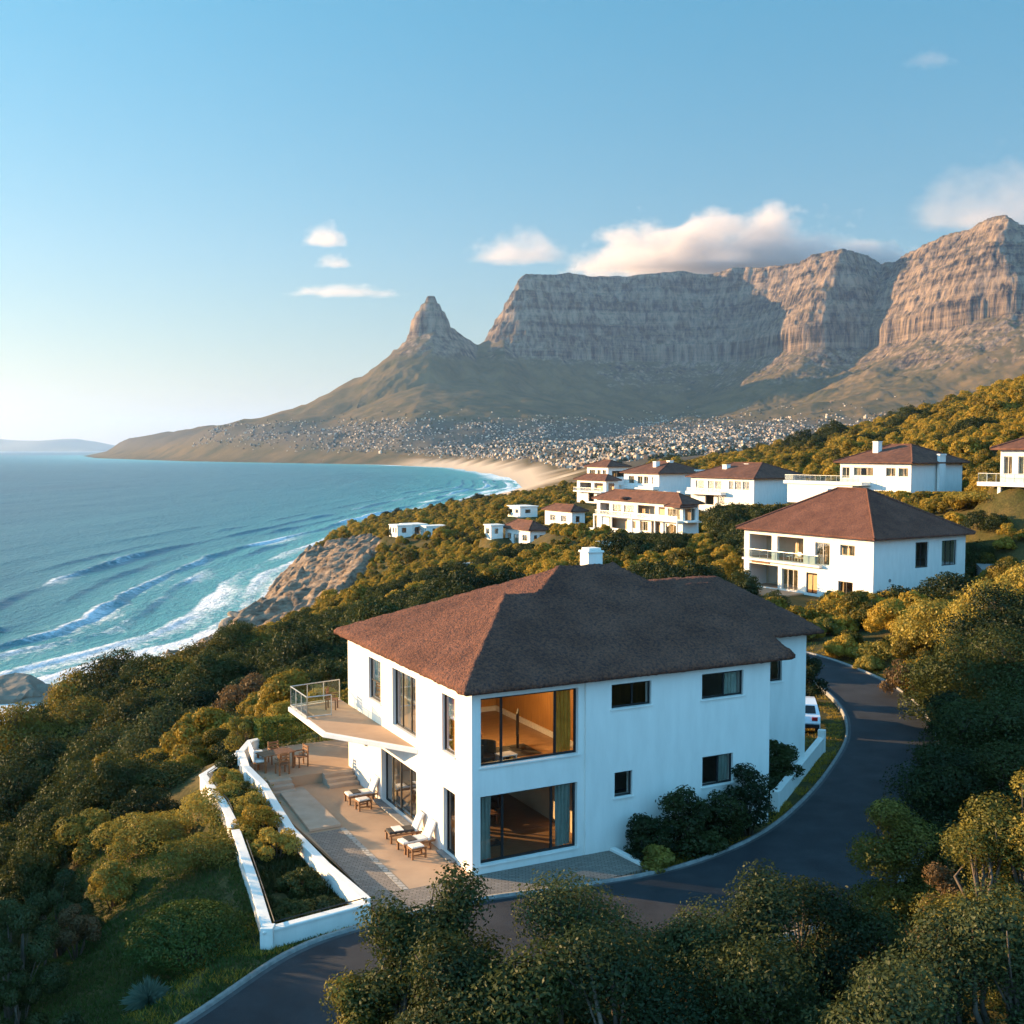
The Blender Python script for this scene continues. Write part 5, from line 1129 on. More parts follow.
def plant(name, label, cat, x, y, w, h, kind='dome', m='leaf_dark', n_lobes=14, n_leaf=6000, leaf=.12, seed=1, group=None, trunk=False, z=None, rz=None, inner=.62, aspect=.5):
    t = tag(empty(name, (x, y, float(land(x, y)) - .05 if z is None else z), (seed * 1.7) % 6.28 if rz is None else rz), label, cat, group)
    me, st = plant_meshes(kind, w, h, n_lobes, n_leaf, leaf, m, seed, trunk, inner, aspect)
    link('crown' if trunk else 'foliage', me, None, t); st.build('trunk' if trunk else 'stem', M['bark'], t, smooth=True)
    return t
def plant_px(name, label, cat, px, py, Y, wpx, kind='dome', m='leaf_dark', hmin=1.0, dens=1.0, **k):
    """a plant whose top is seen at (px, py) when it stands at distance Y and looks wpx wide"""
    x = (px - 512) / F_PX * (Y + .8); g = float(land(x, Y)); top = at_y(px, py, Y)[2]; w = wpx / F_PX * Y; h = max(top - g, hmin)
    # keep leaves a few pixels in size; leaf count follows the area seen
    leaf = k.pop('leaf', max(.07, Y * .0024)); area = (wpx / F_PX * Y) * (h + w * .5)
    n = int(np.clip(area / leaf ** 2 * 8 * dens, 3000, 60000))
    return plant(name, label, cat, x, Y, w, h, kind, m, n_lobes=k.pop('n_lobes', int(np.clip(18 + area * .6, 22, 60))), n_leaf=n, leaf=leaf, **k)

# bushes against the house and in the planted bed
for i, (u, v, w, h, m, lab) in enumerate([
    (6.3, -1.15, 1.7, 1.35, 'leaf_dark', 'dark bush under the small lower window of the shaded wall'), (7.7, -1.15, 1.9, 2.1, 'leaf_dark', 'tall dark bush against the blank middle of the shaded wall'),
    (9.3, -1.1, 1.9, 1.6, 'leaf_dark', 'dark bush below the lower right window of the shaded wall'), (10.9, -.95, 1.7, 2.35, 'leaf_dark', 'tall dark bush beside the right corner of the shaded wall'),
    (5.95, -2.15, 1.0, .75, 'leaf_gold', 'small yellow-green bush beside the white kerb strip'), (8.5, -1.75, 1.1, .7, 'leaf_dark', 'low dark bush spilling onto the verge before the shaded wall')]):
    x, y, _ = h1(u, v); plant('bush', lab, 'bush', x, y, w * 1.15, h * 1.1, 'full', m, 14, 5200, .10, 20 + i, inner=.45, z=-.1)
for i, (u, v, w, h, m, lab) in enumerate([
    (14.2, 2.9, 2.0, 2.4, 'leaf_dark', 'dark bush in the corner of wing and main house'), (15.8, 3.0, 1.5, 1.9, 'leaf_dark', 'dark bush under the wing window')]):
    x, y, _ = h1(u, v); plant('bush', lab, 'bush', x, y, w * 1.15, h, 'full', m, 15, 6000, .12, 40 + i, inner=.45, z=-.1)
for i, (u, v, w, h, m, lab) in enumerate([
    (-5.25, 5.2, 1.7, 1.2, 'leaf_gold', 'round bush standing alone in the planted bed'), (-5.3, 7.6, 1.7, 1.3, 'leaf_fynbos', 'bushy shrub filling the gap in the outer planter wall'), (-5.1, 9.4, 1.6, 1.2, 'leaf_gold', 'yellow-green shrub in the narrow middle of the bed'),
    (-5.0, 11.2, 1.5, 1.1, 'leaf_dark', 'dark shrub below the curved parapet'), (-5.1, 13.2, 1.6, 1.2, 'leaf_gold', 'yellow-green shrub beside the curved parapet'), (-4.6, 15.2, 1.5, 1.3, 'leaf_dark', 'dark shrub in the far end of the bed'), (-5.2, 2.2, 1.5, .7, 'leaf_dark', 'low dark shrub in the wide end of the bed'), (-6.0, .4, 1.5, .45, 'leaf_dark', 'flat dark shrub in the near corner of the bed'), (-4.9, .4, 1.2, .4, 'leaf_olive', 'flat olive shrub by the inner parapet corner')]):
    x, y, _ = h1(u, v); plant('bush', lab, 'bush', x, y, w * 1.1, h, 'dome', m, 12, 4200, .09, 60 + i, inner=.5, z=-.35)
plant('bush', 'tall dark shrub right of the wing, just beyond the parked car', 'bush', 16.5, 60.8, 2.2, 3.0, 'full', 'leaf_dark', 15, 7000, .12, 49, inner=.45)
# clipped hedge at the back of the terrace
r = np.random.default_rng(77); n = 9000; P_ = np.stack([r.uniform(-2.3, 2.3, n), r.uniform(-.5, .5, n), r.uniform(.05, 1.45, n)], 1)
ax_ = r.integers(0, 3, n); P_[ax_ == 0, 2] = 1.45 - .12 * r.random((ax_ == 0).sum()); P_[ax_ == 1, 1] = -.5 + .12 * r.random((ax_ == 1).sum()); e_ = ax_ == 2; P_[e_, 0] = np.sign(P_[e_, 0]) * (2.3 - .1 * r.random(e_.sum()))
P_ += r.normal(size=P_.shape) * .03; t_ = unit(r.normal(size=(n, 3))) * .06; b_ = unit(np.cross(t_, r.normal(size=(n, 3)))) * .032
hm = np_mesh('hedge', np.stack([P_ - t_, P_ + b_, P_ + t_, P_ - b_], 1).reshape(-1, 3), np.arange(4 * n).reshape(n, 4)); hm.materials.append(M['leaf_hedge'])
hg = tag(empty('hedge', h1(-.5, 17.6, .2), RZ1 + .05), 'clipped green hedge along the far edge of the upper terrace', 'hedge'); link('foliage', hm, None, hg)
hb = MB(); [hb.tube([(x, 0, -.4), (x, 0, 1.1)], .03, 5) for x in np.linspace(-2, 2, 7)]; hb.build('stem', M['bark'], hg)
x, y, _ = h1(-3.1, 18.6); plant('bush', 'yellow-green bush at the far corner of hedge and parapet', 'bush', x, y, 2.0, 1.9, 'dome', 'leaf_gold', 12, 4500, .10, 81, z=-.3)

# bushes on the lawn slope and the trees of the left slope
SL = 'on the slope'
for i, (px, py, Y, wp, kind, m, name, lab) in enumerate([
    (228, 800, 43, 112, 'dome', 'leaf_gold', 'bush', 'golden bush leaning on the gap in the outer planter wall'), (208, 838, 38.5, 105, 'dome', 'leaf_gold', 'bush', 'golden round bush just below the outer planter wall'),
    (152, 814, 43.5, 104, 'dome', 'leaf_gold', 'bush', 'golden bush in the middle of the row above the lawn'), (88, 814, 45.5, 88, 'dome', 'leaf_gold', 'bush', 'golden bush at the left end of the row above the lawn'),
    (112, 862, 39, 58, 'dome', 'leaf_gold', 'bush', 'low pale-green bush at the upper edge of the lawn'), (188, 908, 31.5, 126, 'ball', 'leaf_hedge', 'bush', 'big clipped round green bush alone on the lawn'),
    (58, 868, 37, 84, 'dome', 'leaf_olive', 'bush', 'willowy bush with pale stems left of the lawn'), (16, 905, 31, 95, 'dome', 'leaf_olive', 'bush', 'dark leggy bush at the left edge beside the lawn'), (75, 905, 34.5, 52, 'dome', 'leaf_brown', 'bush', 'twiggy brown bush at the left side of the lawn'),
    (30, 850, 43, 80, 'dome', 'leaf_dark', 'bush', 'dark bush behind the willowy bush at the left'), (70, 1010, 26, 40, 'dome', 'leaf_olive', 'bush', 'low bush at the bottom edge of the lawn'), (15, 960, 27.5, 60, 'dome', 'leaf_dark', 'bush', 'dark bush in the lower left corner'), (142, 788, 47.5, 70, 'dome', 'leaf_dark', 'bush', 'dark bush just above the row of golden bushes')]):
    plant_px(name, lab, 'bush', px, py, Y, wp, kind, m, seed=100 + i, inner=.8, n_lobes=13)
LT = [(74, 672, 117, 58, 0), (120, 652, 118, 90, 0), (172, 655, 112, 80, 0), (215, 638, 122, 84, 0), (262, 630, 122, 70, 0), (305, 632, 104, 66, 1), (335, 622, 110, 50, 1),
      (12, 705, 96, 80, 0), (80, 700, 98, 84, 0), (140, 692, 92, 90, 0), (196, 684, 92, 70, 1), (248, 676, 86, 64, 2), (296, 668, 82, 60, 1), (330, 660, 74, 44, 1),
      (40, 735, 82, 90, 1), (108, 728, 78, 90, 1), (172, 706, 74, 104, 3), (232, 712, 70, 70, 1), (284, 706, 68, 56, 3), (262, 728, 62, 44, 1),
      (14, 768, 68, 80, 1), (84, 762, 66, 92, 1), (150, 756, 63, 84, 1), (206, 748, 60, 66, 1), (236, 745, 56, 40, 1),
      (40, 800, 57, 92, 1), (110, 796, 54, 84, 1), (172, 780, 52, 70, 1), (8, 826, 52, 70, 1), (70, 830, 50, 70, 1)]
crest = ['dome-crowned tree on the sea crest beside the shore rock', 'broad flat dome tree standing against the surf', 'dome tree on the crest between the flat one and the cliff', 'tall dome tree on the crest left of the cliff foot', 'dome tree just below the rock cliff']
for i, (px, py, Y, wp, mi) in enumerate(LT):
    lab, grp = (crest[i], 'dome-crowned trees of the sea crest') if i < 5 else ('brown twiggy tree on the slope left of the balcony', None) if mi == 2 else ('wide grey-green dome tree in the middle of the left slope', None) if i == 16 else ('grey-green tree left of the balcony slab', None) if i == 18 else ('dark green dome-crowned tree on the slope left of the big house', 'dome-crowned trees of the left slope')
    plant_px('dome_tree', lab, 'tree', px, py, Y, wp * 1.1, 'dome', ['leaf_crest', 'leaf_dark', 'leaf_brown', 'leaf_olive'][mi], seed=140 + i, trunk=True, group=grp, inner=.7)
# right side: garden of the second house, bank above the bend
for i, (px, py, Y, wp, kind, m, lab) in enumerate([
    (826, 600, 88, 58, 'dome', 'leaf_fynbos', 'olive bush before the porch of the second house'), (858, 612, 86, 50, 'dome', 'leaf_dark', 'dark bush under the lit corner of the second house'), (902, 586, 90, 62, 'dome', 'leaf_dark', 'dark bush against the shaded wall of the second house'),
    (948, 572, 94, 70, 'dome', 'leaf_dark', 'dark bush at the right end of the second house'), (876, 642, 72, 56, 'dome', 'leaf_gold', 'light green bush on the golden bank across the bend'), (936, 600, 70, 84, 'dome', 'leaf_gold', 'golden bush on the bank right of the light green one'),
    (990, 582, 66, 96, 'dome', 'leaf_gold', 'golden bush at the top right of the bank'), (1022, 566, 76, 80, 'dome', 'leaf_gold', 'golden bush at the right edge below the driveway'), (800, 610, 92, 40, 'dome', 'leaf_fynbos', 'bush at the left of the second house porch'),
    (905, 660, 62, 44, 'dome', 'leaf_brown', 'brownish bush at the foot of the golden bank'), (980, 530, 125, 70, 'dome', 'leaf_gold', 'pale bush above the driveway at the right')]):
    plant_px('bush', lab, 'bush', px, py, Y, wp, kind, m, seed=180 + i, inner=.5)
rl_ = ['tall dark tree at the right below the golden bushes', 'dark tree at the right edge of the bank', 'dark tree overhanging the outer side of the bend', 'large dark tree in the middle of the right bank', 'dark tree above the golden tree by the bend', 'rounded dark tree beside the road opposite the roadside wall', 'dark tree at the right edge above the golden tree', 'dark leafy tree between the two golden trees', 'dark tree high on the right bank']
for i, (px, py, Y, wp) in enumerate([(955, 640, 54, 120), (1015, 630, 50, 120), (952, 690, 49, 70), (985, 690, 43, 140), (950, 750, 38.5, 120), (940, 748, 43, 70), (1020, 740, 37, 110), (955, 830, 32, 110), (1000, 590, 58, 120)]):
    plant_px('bank_tree', rl_[i], 'tree', px, py, Y, wp, 'full', 'leaf_dark', seed=210 + i, trunk=True, group='dark trees on the right bank', inner=.5)
for i, (px, py, Y, wp, m, lab) in enumerate([(897, 800, 32.5, 92, 'leaf_gold', 'golden sunlit tree beside the bend of the road'), (985, 800, 28, 120, 'leaf_gold', 'golden sunlit tree at the right edge'), (1030, 775, 27.5, 110, 'leaf_gold', 'tall golden tree cut by the right edge of the view'), (942, 868, 30, 60, 'leaf_brown', 'rusty brown bush between the golden trees')]):
    plant_px('golden_tree', lab, 'tree', px, py, Y, wp, 'full', m, seed=230 + i, trunk=True, inner=.4)
# trees in front, below the camera
fl_ = ['dense dark tree at the front, tip before the narrow door corner', 'dark bushy tree at the front left of the dense one', 'grey-green olive tree in the front middle with bare grey stems', 'grey-green tree at the front just right of the olive tree', 'front tree with yellow-lit tips before the road bend', 'front tree with bright tips right of the middle', 'dark front tree by the lower right bend', 'dark front shrub tree low in the middle', 'dark front tree in the lower left middle', 'low front tree beneath the olive tree', 'low front tree beneath the bright-tipped trees', 'green front tree in the lower right', 'small golden bush at the bottom left by the road', 'leafy green tree in the lower right corner', 'leafy green tree at the bottom right, left of the corner one']
for i, (px, py, Y, wp, m, lf) in enumerate([(446, 874, 22.6, 150, 'leaf_dark', .075), (392, 910, 22.0, 135, 'leaf_dark', .075), (585, 884, 22.4, 210, 'leaf_olive', .065), (688, 904, 22.8, 150, 'leaf_olive', .065), (745, 878, 23.6, 150, 'leaf_olive', .07), (815, 892, 24, 140, 'leaf_dark', .07), (878, 906, 24.5, 140, 'leaf_dark', .075), (520, 945, 19.5, 190, 'leaf_dark', .075), (435, 950, 19.5, 190, 'leaf_dark', .07), (625, 945, 19, 230, 'leaf_olive', .065), (760, 935, 19.8, 230, 'leaf_dark', .07), (925, 915, 20.5, 190, 'leaf_olive', .07), (345, 985, 21.5, 80, 'leaf_gold', .07), (1000, 900, 20, 190, 'leaf_olive', .07), (880, 965, 17.5, 190, 'leaf_olive', .07)]):
    plant_px('front_tree' if i != 12 else 'bush', fl_[i], 'tree' if i != 12 else 'bush', px, py, Y, wp, 'full', m, seed=250 + i, trunk=i != 12, leaf=lf, inner=.3, n_lobes=44, dens=1.0)
# trees on the rise left of the view, whose shade lies over lawn and road
for i, (x, y, w, h) in enumerate([(-27, 29, 10, 13), (-27, 21, 10, 14), (-30, 14, 10, 15), (-29, 36, 9, 12.5), (-36, 27, 11, 17), (-38, 38, 9, 14), (-23.5, 32.5, 7, 12), (-26, 39.5, 8, 12.5)]):
    plant('shade_tree', 'tall dark tree on the rise beside the left side of the lawn', 'tree', x, y, w, h, 'tree', 'leaf_dark', 34, 14000, .26, 280 + i, 'tall trees left of the lawn', trunk=True, inner=.3)
# spiky rosette at the bottom edge
r = np.random.default_rng(5); n = 260; a = r.uniform(0, 2 * math.pi, n); el = np.radians(r.uniform(15, 88, n)); Lh = r.uniform(.5, .85, n); d = np.stack([np.cos(a) * np.cos(el), np.sin(a) * np.cos(el), np.sin(el)], 1); sd_ = np.stack([-np.sin(a), np.cos(a), 0 * a], 1) * .02
b0 = d * .03; m1 = d * Lh[:, None] * .5 + [0, 0, .05]; tp = d * Lh[:, None] - np.stack([0 * a, 0 * a, .16 * np.cos(el)], 1)
V = np.stack([b0 - sd_ * .5, b0 + sd_ * .5, m1 + sd_, tp, m1 - sd_], 1).reshape(-1, 3); me = bpy.data.meshes.new('blades'); me.from_pydata(V.tolist(), [], [tuple(range(5 * i, 5 * i + 5)) for i in range(n)]); me.materials.append(M['leaf_agave'])
p = at_z(149, 1022, -1.2); t = tag(empty('spiky_plant', (p[0], p[1], float(land(p[0], p[1])))), 'grey-green spiky grass rosette at the bottom edge of the lawn', 'plant'); link('blades', me, None, t); link('blades', me, None, t).rotation_euler = (0.1, 0, 1.3)

# lawn and verge grass
def grass(name, label, pts, hgt, m, seed, wd=.018):
    r = np.random.default_rng(seed); n = len(pts); z = land(pts[:, 0], pts[:, 1]); p = np.column_stack([pts, z - .02]); a = r.uniform(0, 2 * math.pi, n)
    s = np.stack([np.cos(a), np.sin(a), 0 * a], 1) * wd; h = hgt * (.5 + r.random(n)); t = np.stack([r.normal(size=n) * .5 * h, r.normal(size=n) * .5 * h, h], 1)
    V = np.stack([p - s, p + s, p + t * .6 + s * .6, p + t], 1).reshape(-1, 3); me = np_mesh(name, V, np.arange(4 * n).reshape(n, 4)); me.materials.append(M[m])
    return tag(link(name, me), label, 'grass', kind='stuff')
def not_built(x, y):
    d, i = seg_dist(x, y, np.vstack([ROAD_IN, ROAD_OUT[::-1]]), True); ok = ~i & (d > .28)
    u, v = to_h1(x, y); ok &= ~((u > -4.1) & (u < 18.2) & (v > -2.2) & (v < 17.3) & ~((u > 5.6) & (v < -.15)) & ~((u > 12.7) & (v < 3.9)))
    return ok
r = np.random.default_rng(9); n = 110000; y = 24 + 20 * r.random(n) ** 1.2; x = -18 + 12.5 * r.random(n); u, v = to_h1(x, y); _, inpl = seg_dist(x, y, PLANTER, True)
k = not_built(x, y) & ~inpl & (vnoise(x * .8, y * .8, 4) > .12); grass('lawn', 'dark green lawn sloping down between road and golden bushes', np.column_stack([x, y])[k], .10, 'leaf_grass', 1)
n = 40000; i = r.integers(0, 128, n); dn = (ROAD_IN[i] - ROAD_OUT[i]); dn /= np.hypot(*dn.T)[:, None]; pts = ROAD_IN[i] + dn * (.3 + 2.6 * r.random(n) ** 1.4)[:, None] + r.normal(size=(n, 2)) * .15
k = not_built(*pts.T) & (vnoise(pts[:, 0] * 1.2, pts[:, 1] * 1.2, 6) > .3); grass('verge_grass', 'short dry grass on the verge inside the road bend', pts[k], .11, 'leaf_fynbos', 2)
pts = ROAD_OUT[i] - dn * (.3 + 5 * r.random(n) ** 1.3)[:, None] + r.normal(size=(n, 2)) * .2; k = not_built(*pts.T) & (vnoise(pts[:, 0] * .9, pts[:, 1] * .9, 7) > .35); grass('bank_grass', 'dry golden grass on the bank across the road bend', pts[k], .16, 'leaf_fynbos', 3)
u = r.uniform(-7.0, -4.1, 22000); v = r.uniform(-1.3, 16.5, 22000); q = np.array(h1(u, v)[:2]).T; _, inpl = seg_dist(q[:, 0], q[:, 1], PLANTER, True); k = inpl & (u < -4.3) & (vnoise(u * 1.5, v * 1.5, 8) > .25); grass('ground_cover', 'dark green ground cover in the planted bed', q[k], .16, 'leaf_dark', 4, .04)

# scrub on all the slopes
def scrub_proto(i):
    r = np.random.default_rng(400 + i); w, h = [(2.6, 1.6), (3.2, 2.2), (2.2, 1.3), (4.2, 3.0), (3.0, 2.4), (2.4, 1.9)][i]
    lb = lobe_set(r, w, h, 17 if i != 3 else 30, 'dome'); return lb, w, h
PM = ['leaf_fynbos', 'leaf_fynbos', 'leaf_gold', 'leaf_dark', 'leaf_fynbos', 'leaf_olive']
def proto_mesh(i, n, leaf, nm):
    lb, w, h = scrub_proto(i); V, Fq = leaves(np.random.default_rng(500 + i), lb, n, leaf, .6, .6); V, _ = fit(V, lb, w, h); me = np_mesh(nm, V, Fq); me.materials.append(M[PM[i]]); return me
near_p = [proto_mesh(i, 12000, .11, 'shrub') for i in range(6)]; far_p = [proto_mesh(i, 3000, .19, 'scrub') for i in range(6)]
r = np.random.default_rng(31); pts = []
Y = 16.0
while Y < 760:
    sp = np.clip(1.55 + Y * .0048, 1.6, 3.7); xs = np.arange(-.60 * Y - 14, .60 * Y + 14, sp); pts.append(np.column_stack([xs + r.normal(size=len(xs)) * sp * .32, Y + r.normal(size=len(xs)) * sp * .32, np.full(len(xs), sp)])); Y += sp * .86
pts = np.concatenate(pts); X_, Y_, SP = pts.T; Z_ = land(X_, Y_); d_ = shore(X_, Y_); ok = not_built(X_, Y_) & (d_ > 12) & (np.hypot(X_ + 106, Y_ - 236) > 17)
rk = rockiness(X_, Y_); ok &= rk < .35
ok &= Z_ > SEA + 3
for k_ in VILLAS:
    X, Yv, z, a, L, Wd, h = villa_geo(k_); dx, dy = X_ - X, Y_ - Yv; u = dx * math.cos(a) + dy * math.sin(a); v = -dx * math.sin(a) + dy * math.cos(a)
    ok &= ~((u > -4.2) & (u < L + 1.5) & (v > -2.6) & (v < Wd * (1.8 if k_ == 'h3' else 1) + 2))
# sight lines to the open fronts stay clear, lawn and bank stay open
lawn = (X_ > -17) & (X_ < 12) & (Y_ < 45); ok &= ~lawn
ok &= ~((Y_ < 56) & (X_ > -19) & (X_ < -8)); ok &= ~((Y_ < 62) & (X_ > -12) & (X_ < np.where(Y_ < 46, 18, 24))); ok &= ~((np.hypot(X_ - 25, Y_ - 74) < 9) & (r.random(len(X_)) < .75)); ok &= ~(np.hypot(X_ - 15, Y_ - 58) < 8); ok &= ~((np.hypot(X_ - 48, Y_ - 106) < 7))
ok &= ~((np.abs(X_ - 27) < 7) & (Y_ > 88) & (Y_ < 106)) | (r.random(len(X_)) < .25)
ok &= (vnoise(X_ / 7, Y_ / 7, 15) + .25 * r.random(len(X_)) > .20)
for fx_, fy_, fz_, fr_ in FLATB: ok &= np.hypot(X_ - fx_ - 1, Y_ - fy_ - 1) > fr_
X_, Y_, Z_, SP, d_ = X_[ok], Y_[ok], Z_[ok], SP[ok], d_[ok]; n = len(X_)
big = fbm(X_ / 26, Y_ / 26, 3, 71); S_ = SP / 2.5 * (.75 + .55 * r.random(n)) * (1 + .35 * np.clip(big, -.6, 1)); S_ = np.where(r.random(n) < .06, S_ * 1.6, S_); slope = (X_ < .10 * Y_) & (Y_ > 150); S_ = np.where(slope, S_ * .72, S_)
tree_zone = fbm(X_ / 34 + 9, Y_ / 34, 3, 72)
hillside = (X_ > .16 * Y_) & (Y_ > 120)
seaward = (X_ < -.12 * Y_) & (Y_ < 240)
K_ = np.where(tree_zone > np.where(slope, .5, np.where(seaward, -.12, np.where(hillside, .42, .18))), r.choice([3, 3, 3, 5], n), r.choice([0, 1, 2, 4, 0, 1], n))
R_ = r.uniform(0, 6.28, n); ppx, ppy, dep = project(np.stack([X_, Y_, Z_ + 1], 1))
# nothing taller than a few pixels stands in front of a house wall
PH = np.array([1.6, 2.2, 1.3, 3.0, 2.4, 1.9])[K_]
for k_ in VILLAS:
    X, Yv, z, a, L, Wd, h = villa_geo(k_); _, _, _, _, pl, pr, _ = VILLAS[k_]; pl = 806 if k_ == 'h3' else pl; by = float(project((X, Yv, z))[1][0]); allow = {'h2': 12, 'h3': 12, 'h11': 0}.get(k_, 4) 
    lim = CAM_H - (by - allow - 449) / F_PX * Y_; rw_ = np.array([2.6, 3.2, 2.2, 4.2, 3.0, 2.4])[K_] * S_ * .5 * F_PX / Y_; hit = (ppx > pl - 2 - rw_) & (ppx < pr + 2 + rw_) & (Y_ < Yv + 6) & (Z_ + PH * S_ > lim)
    S_ = np.where(hit, np.minimum(S_, (lim - Z_) / PH), S_)
kk = S_ > .3; X_, Y_, Z_, SP, d_, K_, S_, R_, ppx, ppy, dep = [q[kk] for q in (X_, Y_, Z_, SP, d_, K_, S_, R_, ppx, ppy, dep)]; n = len(X_)
# the ones that show largest are objects of their own
show = (ppx > -5) & (ppx < 1029) & (ppy < 1030) & ~((ppx > 340) & (ppx < 815) & (ppy > 600) & (Y_ > 36)) & ~((ppx > 560) & (ppx < 790) & (ppy > 575) & (Y_ > 36))
rank = np.argsort(np.where(show, dep / S_, 1e9))[:225]; own = np.zeros(n, bool); own[rank] = True
for i in rank:
    k = int(K_[i]); o = bpy.data.objects.new('shrub', near_p[k]); COL.objects.link(o); o.location = (X_[i], Y_[i], Z_[i] - .1); o.rotation_euler = (0, 0, R_[i]); s = float(S_[i]); o.scale = (s, s, s * (.85 + .3 * float(vnoise(X_[i], Y_[i], 3))))
    if ppx[i] < 480: tag(o, 'olive-green shrub on the slope between the big house and the sea', 'shrub', 'shrubs on the seaward slope')
    else: tag(o, 'olive-green shrub on the hillside around the upper houses', 'shrub', 'shrubs on the inland hillside')
rest = ~own
me = bpy.data.meshes.new('scrub'); me.from_pydata(np.stack([X_, Y_, Z_ - .1], 1)[rest].tolist(), [], [])
vattr(me, 'pscale', S_[rest] * 1.05); vattr(me, 'prot', R_[rest]); a = me.attributes.new('pidx', 'INT', 'POINT'); a.data.foreach_set('value', K_[rest].astype(np.int32))
sc_col = bpy.data.collections.new('scrub_kinds')
for i, m_ in enumerate(far_p): o = bpy.data.objects.new('scrub_kind_%d' % i, m_); sc_col.objects.link(o)
scrub = tag(link('scrub', me), 'dense low scrub covering the far slopes', 'scrub', kind='stuff')
ng = bpy.data.node_groups.new('scrub', 'GeometryNodeTree'); ng.interface.new_socket('Geometry', in_out='INPUT', socket_type='NodeSocketGeometry'); ng.interface.new_socket('Geometry', in_out='OUTPUT', socket_type='NodeSocketGeometry')
gi = ng.nodes.new('NodeGroupInput'); go = ng.nodes.new('NodeGroupOutput'); ip = ng.nodes.new('GeometryNodeInstanceOnPoints'); ci = ng.nodes.new('GeometryNodeCollectionInfo')
ci.inputs['Collection'].default_value = sc_col; ci.inputs['Separate Children'].default_value = True; ci.inputs['Reset Children'].default_value = True
def named(nm, ty): q = ng.nodes.new('GeometryNodeInputNamedAttribute'); q.data_type = ty; q.inputs[0].default_value = nm; return q.outputs[0]
cx_ = ng.nodes.new('ShaderNodeCombineXYZ'); ng.links.new(named('prot', 'FLOAT'), cx_.inputs[2])
ng.links.new(gi.outputs[0], ip.inputs['Points']); ng.links.new(ci.outputs[0], ip.inputs['Instance']); ip.inputs['Pick Instance'].default_value = True
ng.links.new(named('pidx', 'INT'), ip.inputs['Instance Index']); ng.links.new(cx_.outputs[0], ip.inputs['Rotation']); ng.links.new(named('pscale', 'FLOAT'), ip.inputs['Scale']); ng.links.new(ip.outputs[0], go.inputs[0])
md = scrub.modifiers.new('scrub', 'NODES'); md.node_group = ng
print('scrub', n, 'town', len(tx))

# ------------------------------------------------------------------ shore rocks
def rock(label, px, py, Y, size, seed, z=None):
    r = np.random.default_rng(seed); b = bmesh.new(); bmesh.ops.create_icosphere(b, subdivisions=4, radius=1)
    c = r.normal(size=(14, 3)); c = unit(c); h_ = .55 + .4 * r.random(14)
    for v in b.verts:
        p = np.array(v.co); q = min(1.0, min(hh / max(1e-3, p @ cc) if p @ cc > 0 else 9 for cc, hh in zip(c, h_))); p = p * q; v.co = p * (1 + .05 * float(fbm(p[0] * 4 + seed, p[1] * 4 + p[2] * 3, 3, seed)))
    me = bpy.data.meshes.new('shore_rock'); b.to_mesh(me); b.free(); o = link('shore_rock', me, M['granite']); X, Yv, zz = at_y(px, py, Y); o.location = (X, Y, zz if z is None else z); o.scale = size; o.rotation_euler = (0, 0, seed)
    return tag(o, label, 'rock')
rock('large grey-brown rock at the shore on the left edge', 16, 700, 238, (9, 8, 6.5), 3); rock('smaller rock right of the large shore rock', 42, 696, 240, (4.5, 4, 2.6), 5); rock('low flat rock at the foot of the shore rocks', 30, 708, 232, (6, 4, 2), 7)
rock('dark rock in the surf at the foot of the cliff', 238, 607, 352, (4, 3.4, 2.2), 9, SEA + .2); rock('pale boulder at the base of the cliff', 232, 630, 326, (4, 4, 3), 11, SEA + 1); rock('small dark rock beside the one in the surf', 244, 604, 360, (2.4, 2, 1.4), 13, SEA + .1); rock('broken brown boulder leaning on the foot of the cliff', 240, 622, 330, (3, 2.6, 2.4), 15, SEA + 1.2); rock('rounded tan boulder farther along the cliff foot', 250, 606, 344, (2.8, 2.6, 2), 17, SEA + .8)

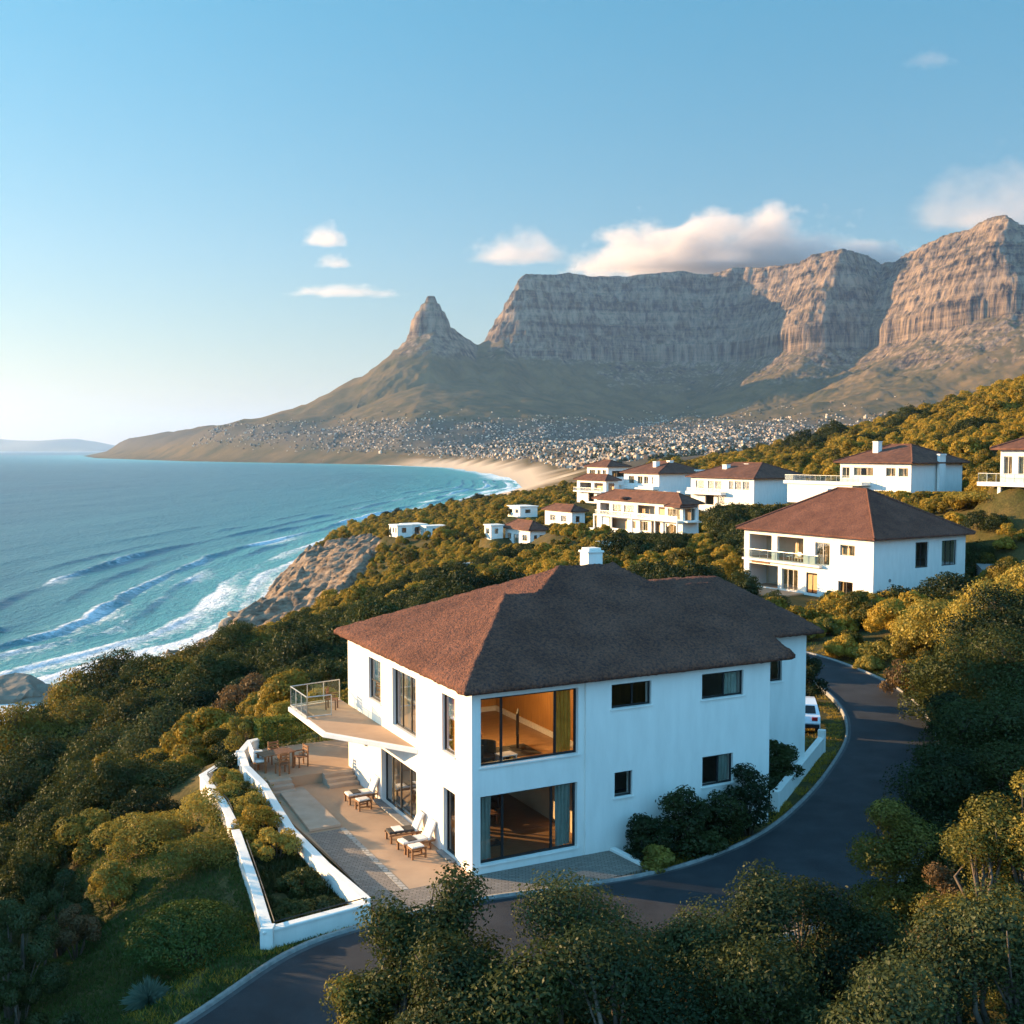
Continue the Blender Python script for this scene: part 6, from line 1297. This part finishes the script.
# ------------------------------------------------------------------ clouds over the mountain
def cloud_mat(name, dens, nscale, seed, col, skew, soft=.28):
    """flat-bottomed heap of vapour: its height over each spot follows a noise and falls off to the rim"""
    m, N, Lk, P = new_mat(name); N.remove(P); out = N['Material Output']; tc = add(N, 'ShaderNodeTexCoord')
    def op(o, a, b=None, c=None):
        n = add(N, 'ShaderNodeMath', operation=o)
        for i, q in enumerate((a, b, c)):
            if q is None: continue
            if isinstance(q, (int, float)): n.inputs[i].default_value = q
            else: Lk.new(q, n.inputs[i])
        return n.outputs[0]
    sp = add(N, 'ShaderNodeSeparateXYZ'); Lk.new(tc.outputs['Object'], sp.inputs[0]); x, y, z = sp.outputs
    mp = add(N, 'ShaderNodeMapping'); mp.inputs['Location'].default_value = (seed * 3.1, seed, seed * .7); mp.inputs['Scale'].default_value = nscale; Lk.new(tc.outputs['Object'], mp.inputs[0])
    nz = add(N, 'ShaderNodeTexNoise', Scale=1.0, Detail=7, Roughness=.58); Lk.new(mp.outputs[0], nz.inputs['Vector'])
    h = op('MULTIPLY_ADD', z, .5, .5)
    r2 = op('ADD', op('MULTIPLY', x, x), op('MULTIPLY', y, y))
    rim = op('SUBTRACT', 1.0, r2)
    n0 = op('SUBTRACT', nz.outputs['Fac'], .5)
    top = op('ADD', op('MULTIPLY', rim, op('MULTIPLY_ADD', x, skew, .62)), op('MULTIPLY', n0, 1.5))
    top = op('MINIMUM', top, op('MULTIPLY', rim, 2.0))
    v_ = op('SUBTRACT', top, h)
    # softer underside, ragged by the same noise
    und = add(N, 'ShaderNodeMapRange'); und.interpolation_type = 'SMOOTHSTEP'; und.inputs['From Min'].default_value = .0; und.inputs['From Max'].default_value = .07; Lk.new(op('ADD', h, op('MULTIPLY', n0, .14)), und.inputs[0])
    mr = add(N, 'ShaderNodeMapRange'); mr.inputs['From Min'].default_value = 0; mr.inputs['From Max'].default_value = soft; Lk.new(v_, mr.inputs[0])
    edge = add(N, 'ShaderNodeMapRange'); edge.inputs['From Min'].default_value = 1.0; edge.inputs['From Max'].default_value = .88; Lk.new(h, edge.inputs[0])
    low = add(N, 'ShaderNodeMapRange'); low.inputs['From Min'].default_value = 0.0; low.inputs['From Max'].default_value = .03; Lk.new(h, low.inputs[0])
    dn = op('MULTIPLY', op('MULTIPLY', mr.outputs[0], und.outputs[0]), op('MULTIPLY', op('MULTIPLY', edge.outputs[0], low.outputs[0]), dens))
    v = add(N, 'ShaderNodeVolumePrincipled'); v.inputs['Color'].default_value = c4(col); v.inputs['Anisotropy'].default_value = .25; Lk.new(dn, v.inputs['Density']); Lk.new(v.outputs[0], out.inputs['Volume'])
    return m
def cloud(label, px, py, Y, size, dens, nscale, seed, col=(.93, .82, .78), skew=0.0, soft=.55):
    mb = MB(); mb.box(-1, -1, -1, 1, 1, 1); o = mb.build('cloud', cloud_mat('cloud_vapour_%d' % seed, dens, nscale, seed, col, skew, soft))
    X, Yv, z = at_y(px, py, Y); o.location = (X, Y, max(z, HAZE_TOP + size[2] + 2)); o.scale = size
    return tag(o, label, 'cloud')
HAZE_TOP = max(max(v.co.z for v in bpy.data.meshes['mountain'].vertices), max(v.co.z for v in bpy.data.meshes['far_coast'].vertices)) + 2
cloud('large low cloud resting on the flat mountain top', 755, 232, 8000, (1460, 640, 345), .0075, (4.2, 2.2, 1.5), 1, (.93, .84, .80), -.14, .40)
cloud('small rounded pink cloud high left of the pointed peak', 324, 226, 7600, (200, 180, 130), .0045, (1.6, 1.6, 1.2), 2)
cloud('tiny cloud just below the small rounded pink one', 333, 258, 7600, (140, 120, 85), .004, (1.6, 1.6, 1.2), 3)
cloud('flat thin cloud streak above the pointed peak to its left', 345, 299, 9000, (540, 240, 80), .0032, (3.4, 2, 1), 4)
cloud('soft pink cloud between the peak and the large low cloud', 518, 256, 7400, (400, 240, 170), .0036, (2.2, 2, 1.2), 5)
cloud('wispy grey cloud at the upper right edge', 1000, 172, 6500, (600, 300, 340), .0020, (2.2, 2, 1.6), 6)
cloud('faint wisp of cloud near the top right', 930, 52, 7000, (190, 140, 80), .0009, (2.4, 2, 1.4), 7)

# ------------------------------------------------------------------ the air
hz = MB(); hz.box(-33000, -3000, -90, 33000, 46000, HAZE_TOP)
hm_, N, Lk, P = new_mat('haze_air'); N.remove(P); v = add(N, 'ShaderNodeVolumePrincipled'); v.inputs['Color'].default_value = (.36, .56, .92, 1); v.inputs['Density'].default_value = HAZE_DENSITY; v.inputs['Anisotropy'].default_value = .3
Lk.new(v.outputs[0], N['Material Output'].inputs['Volume'])
tag(hz.build('haze', hm_), kind='stuff')
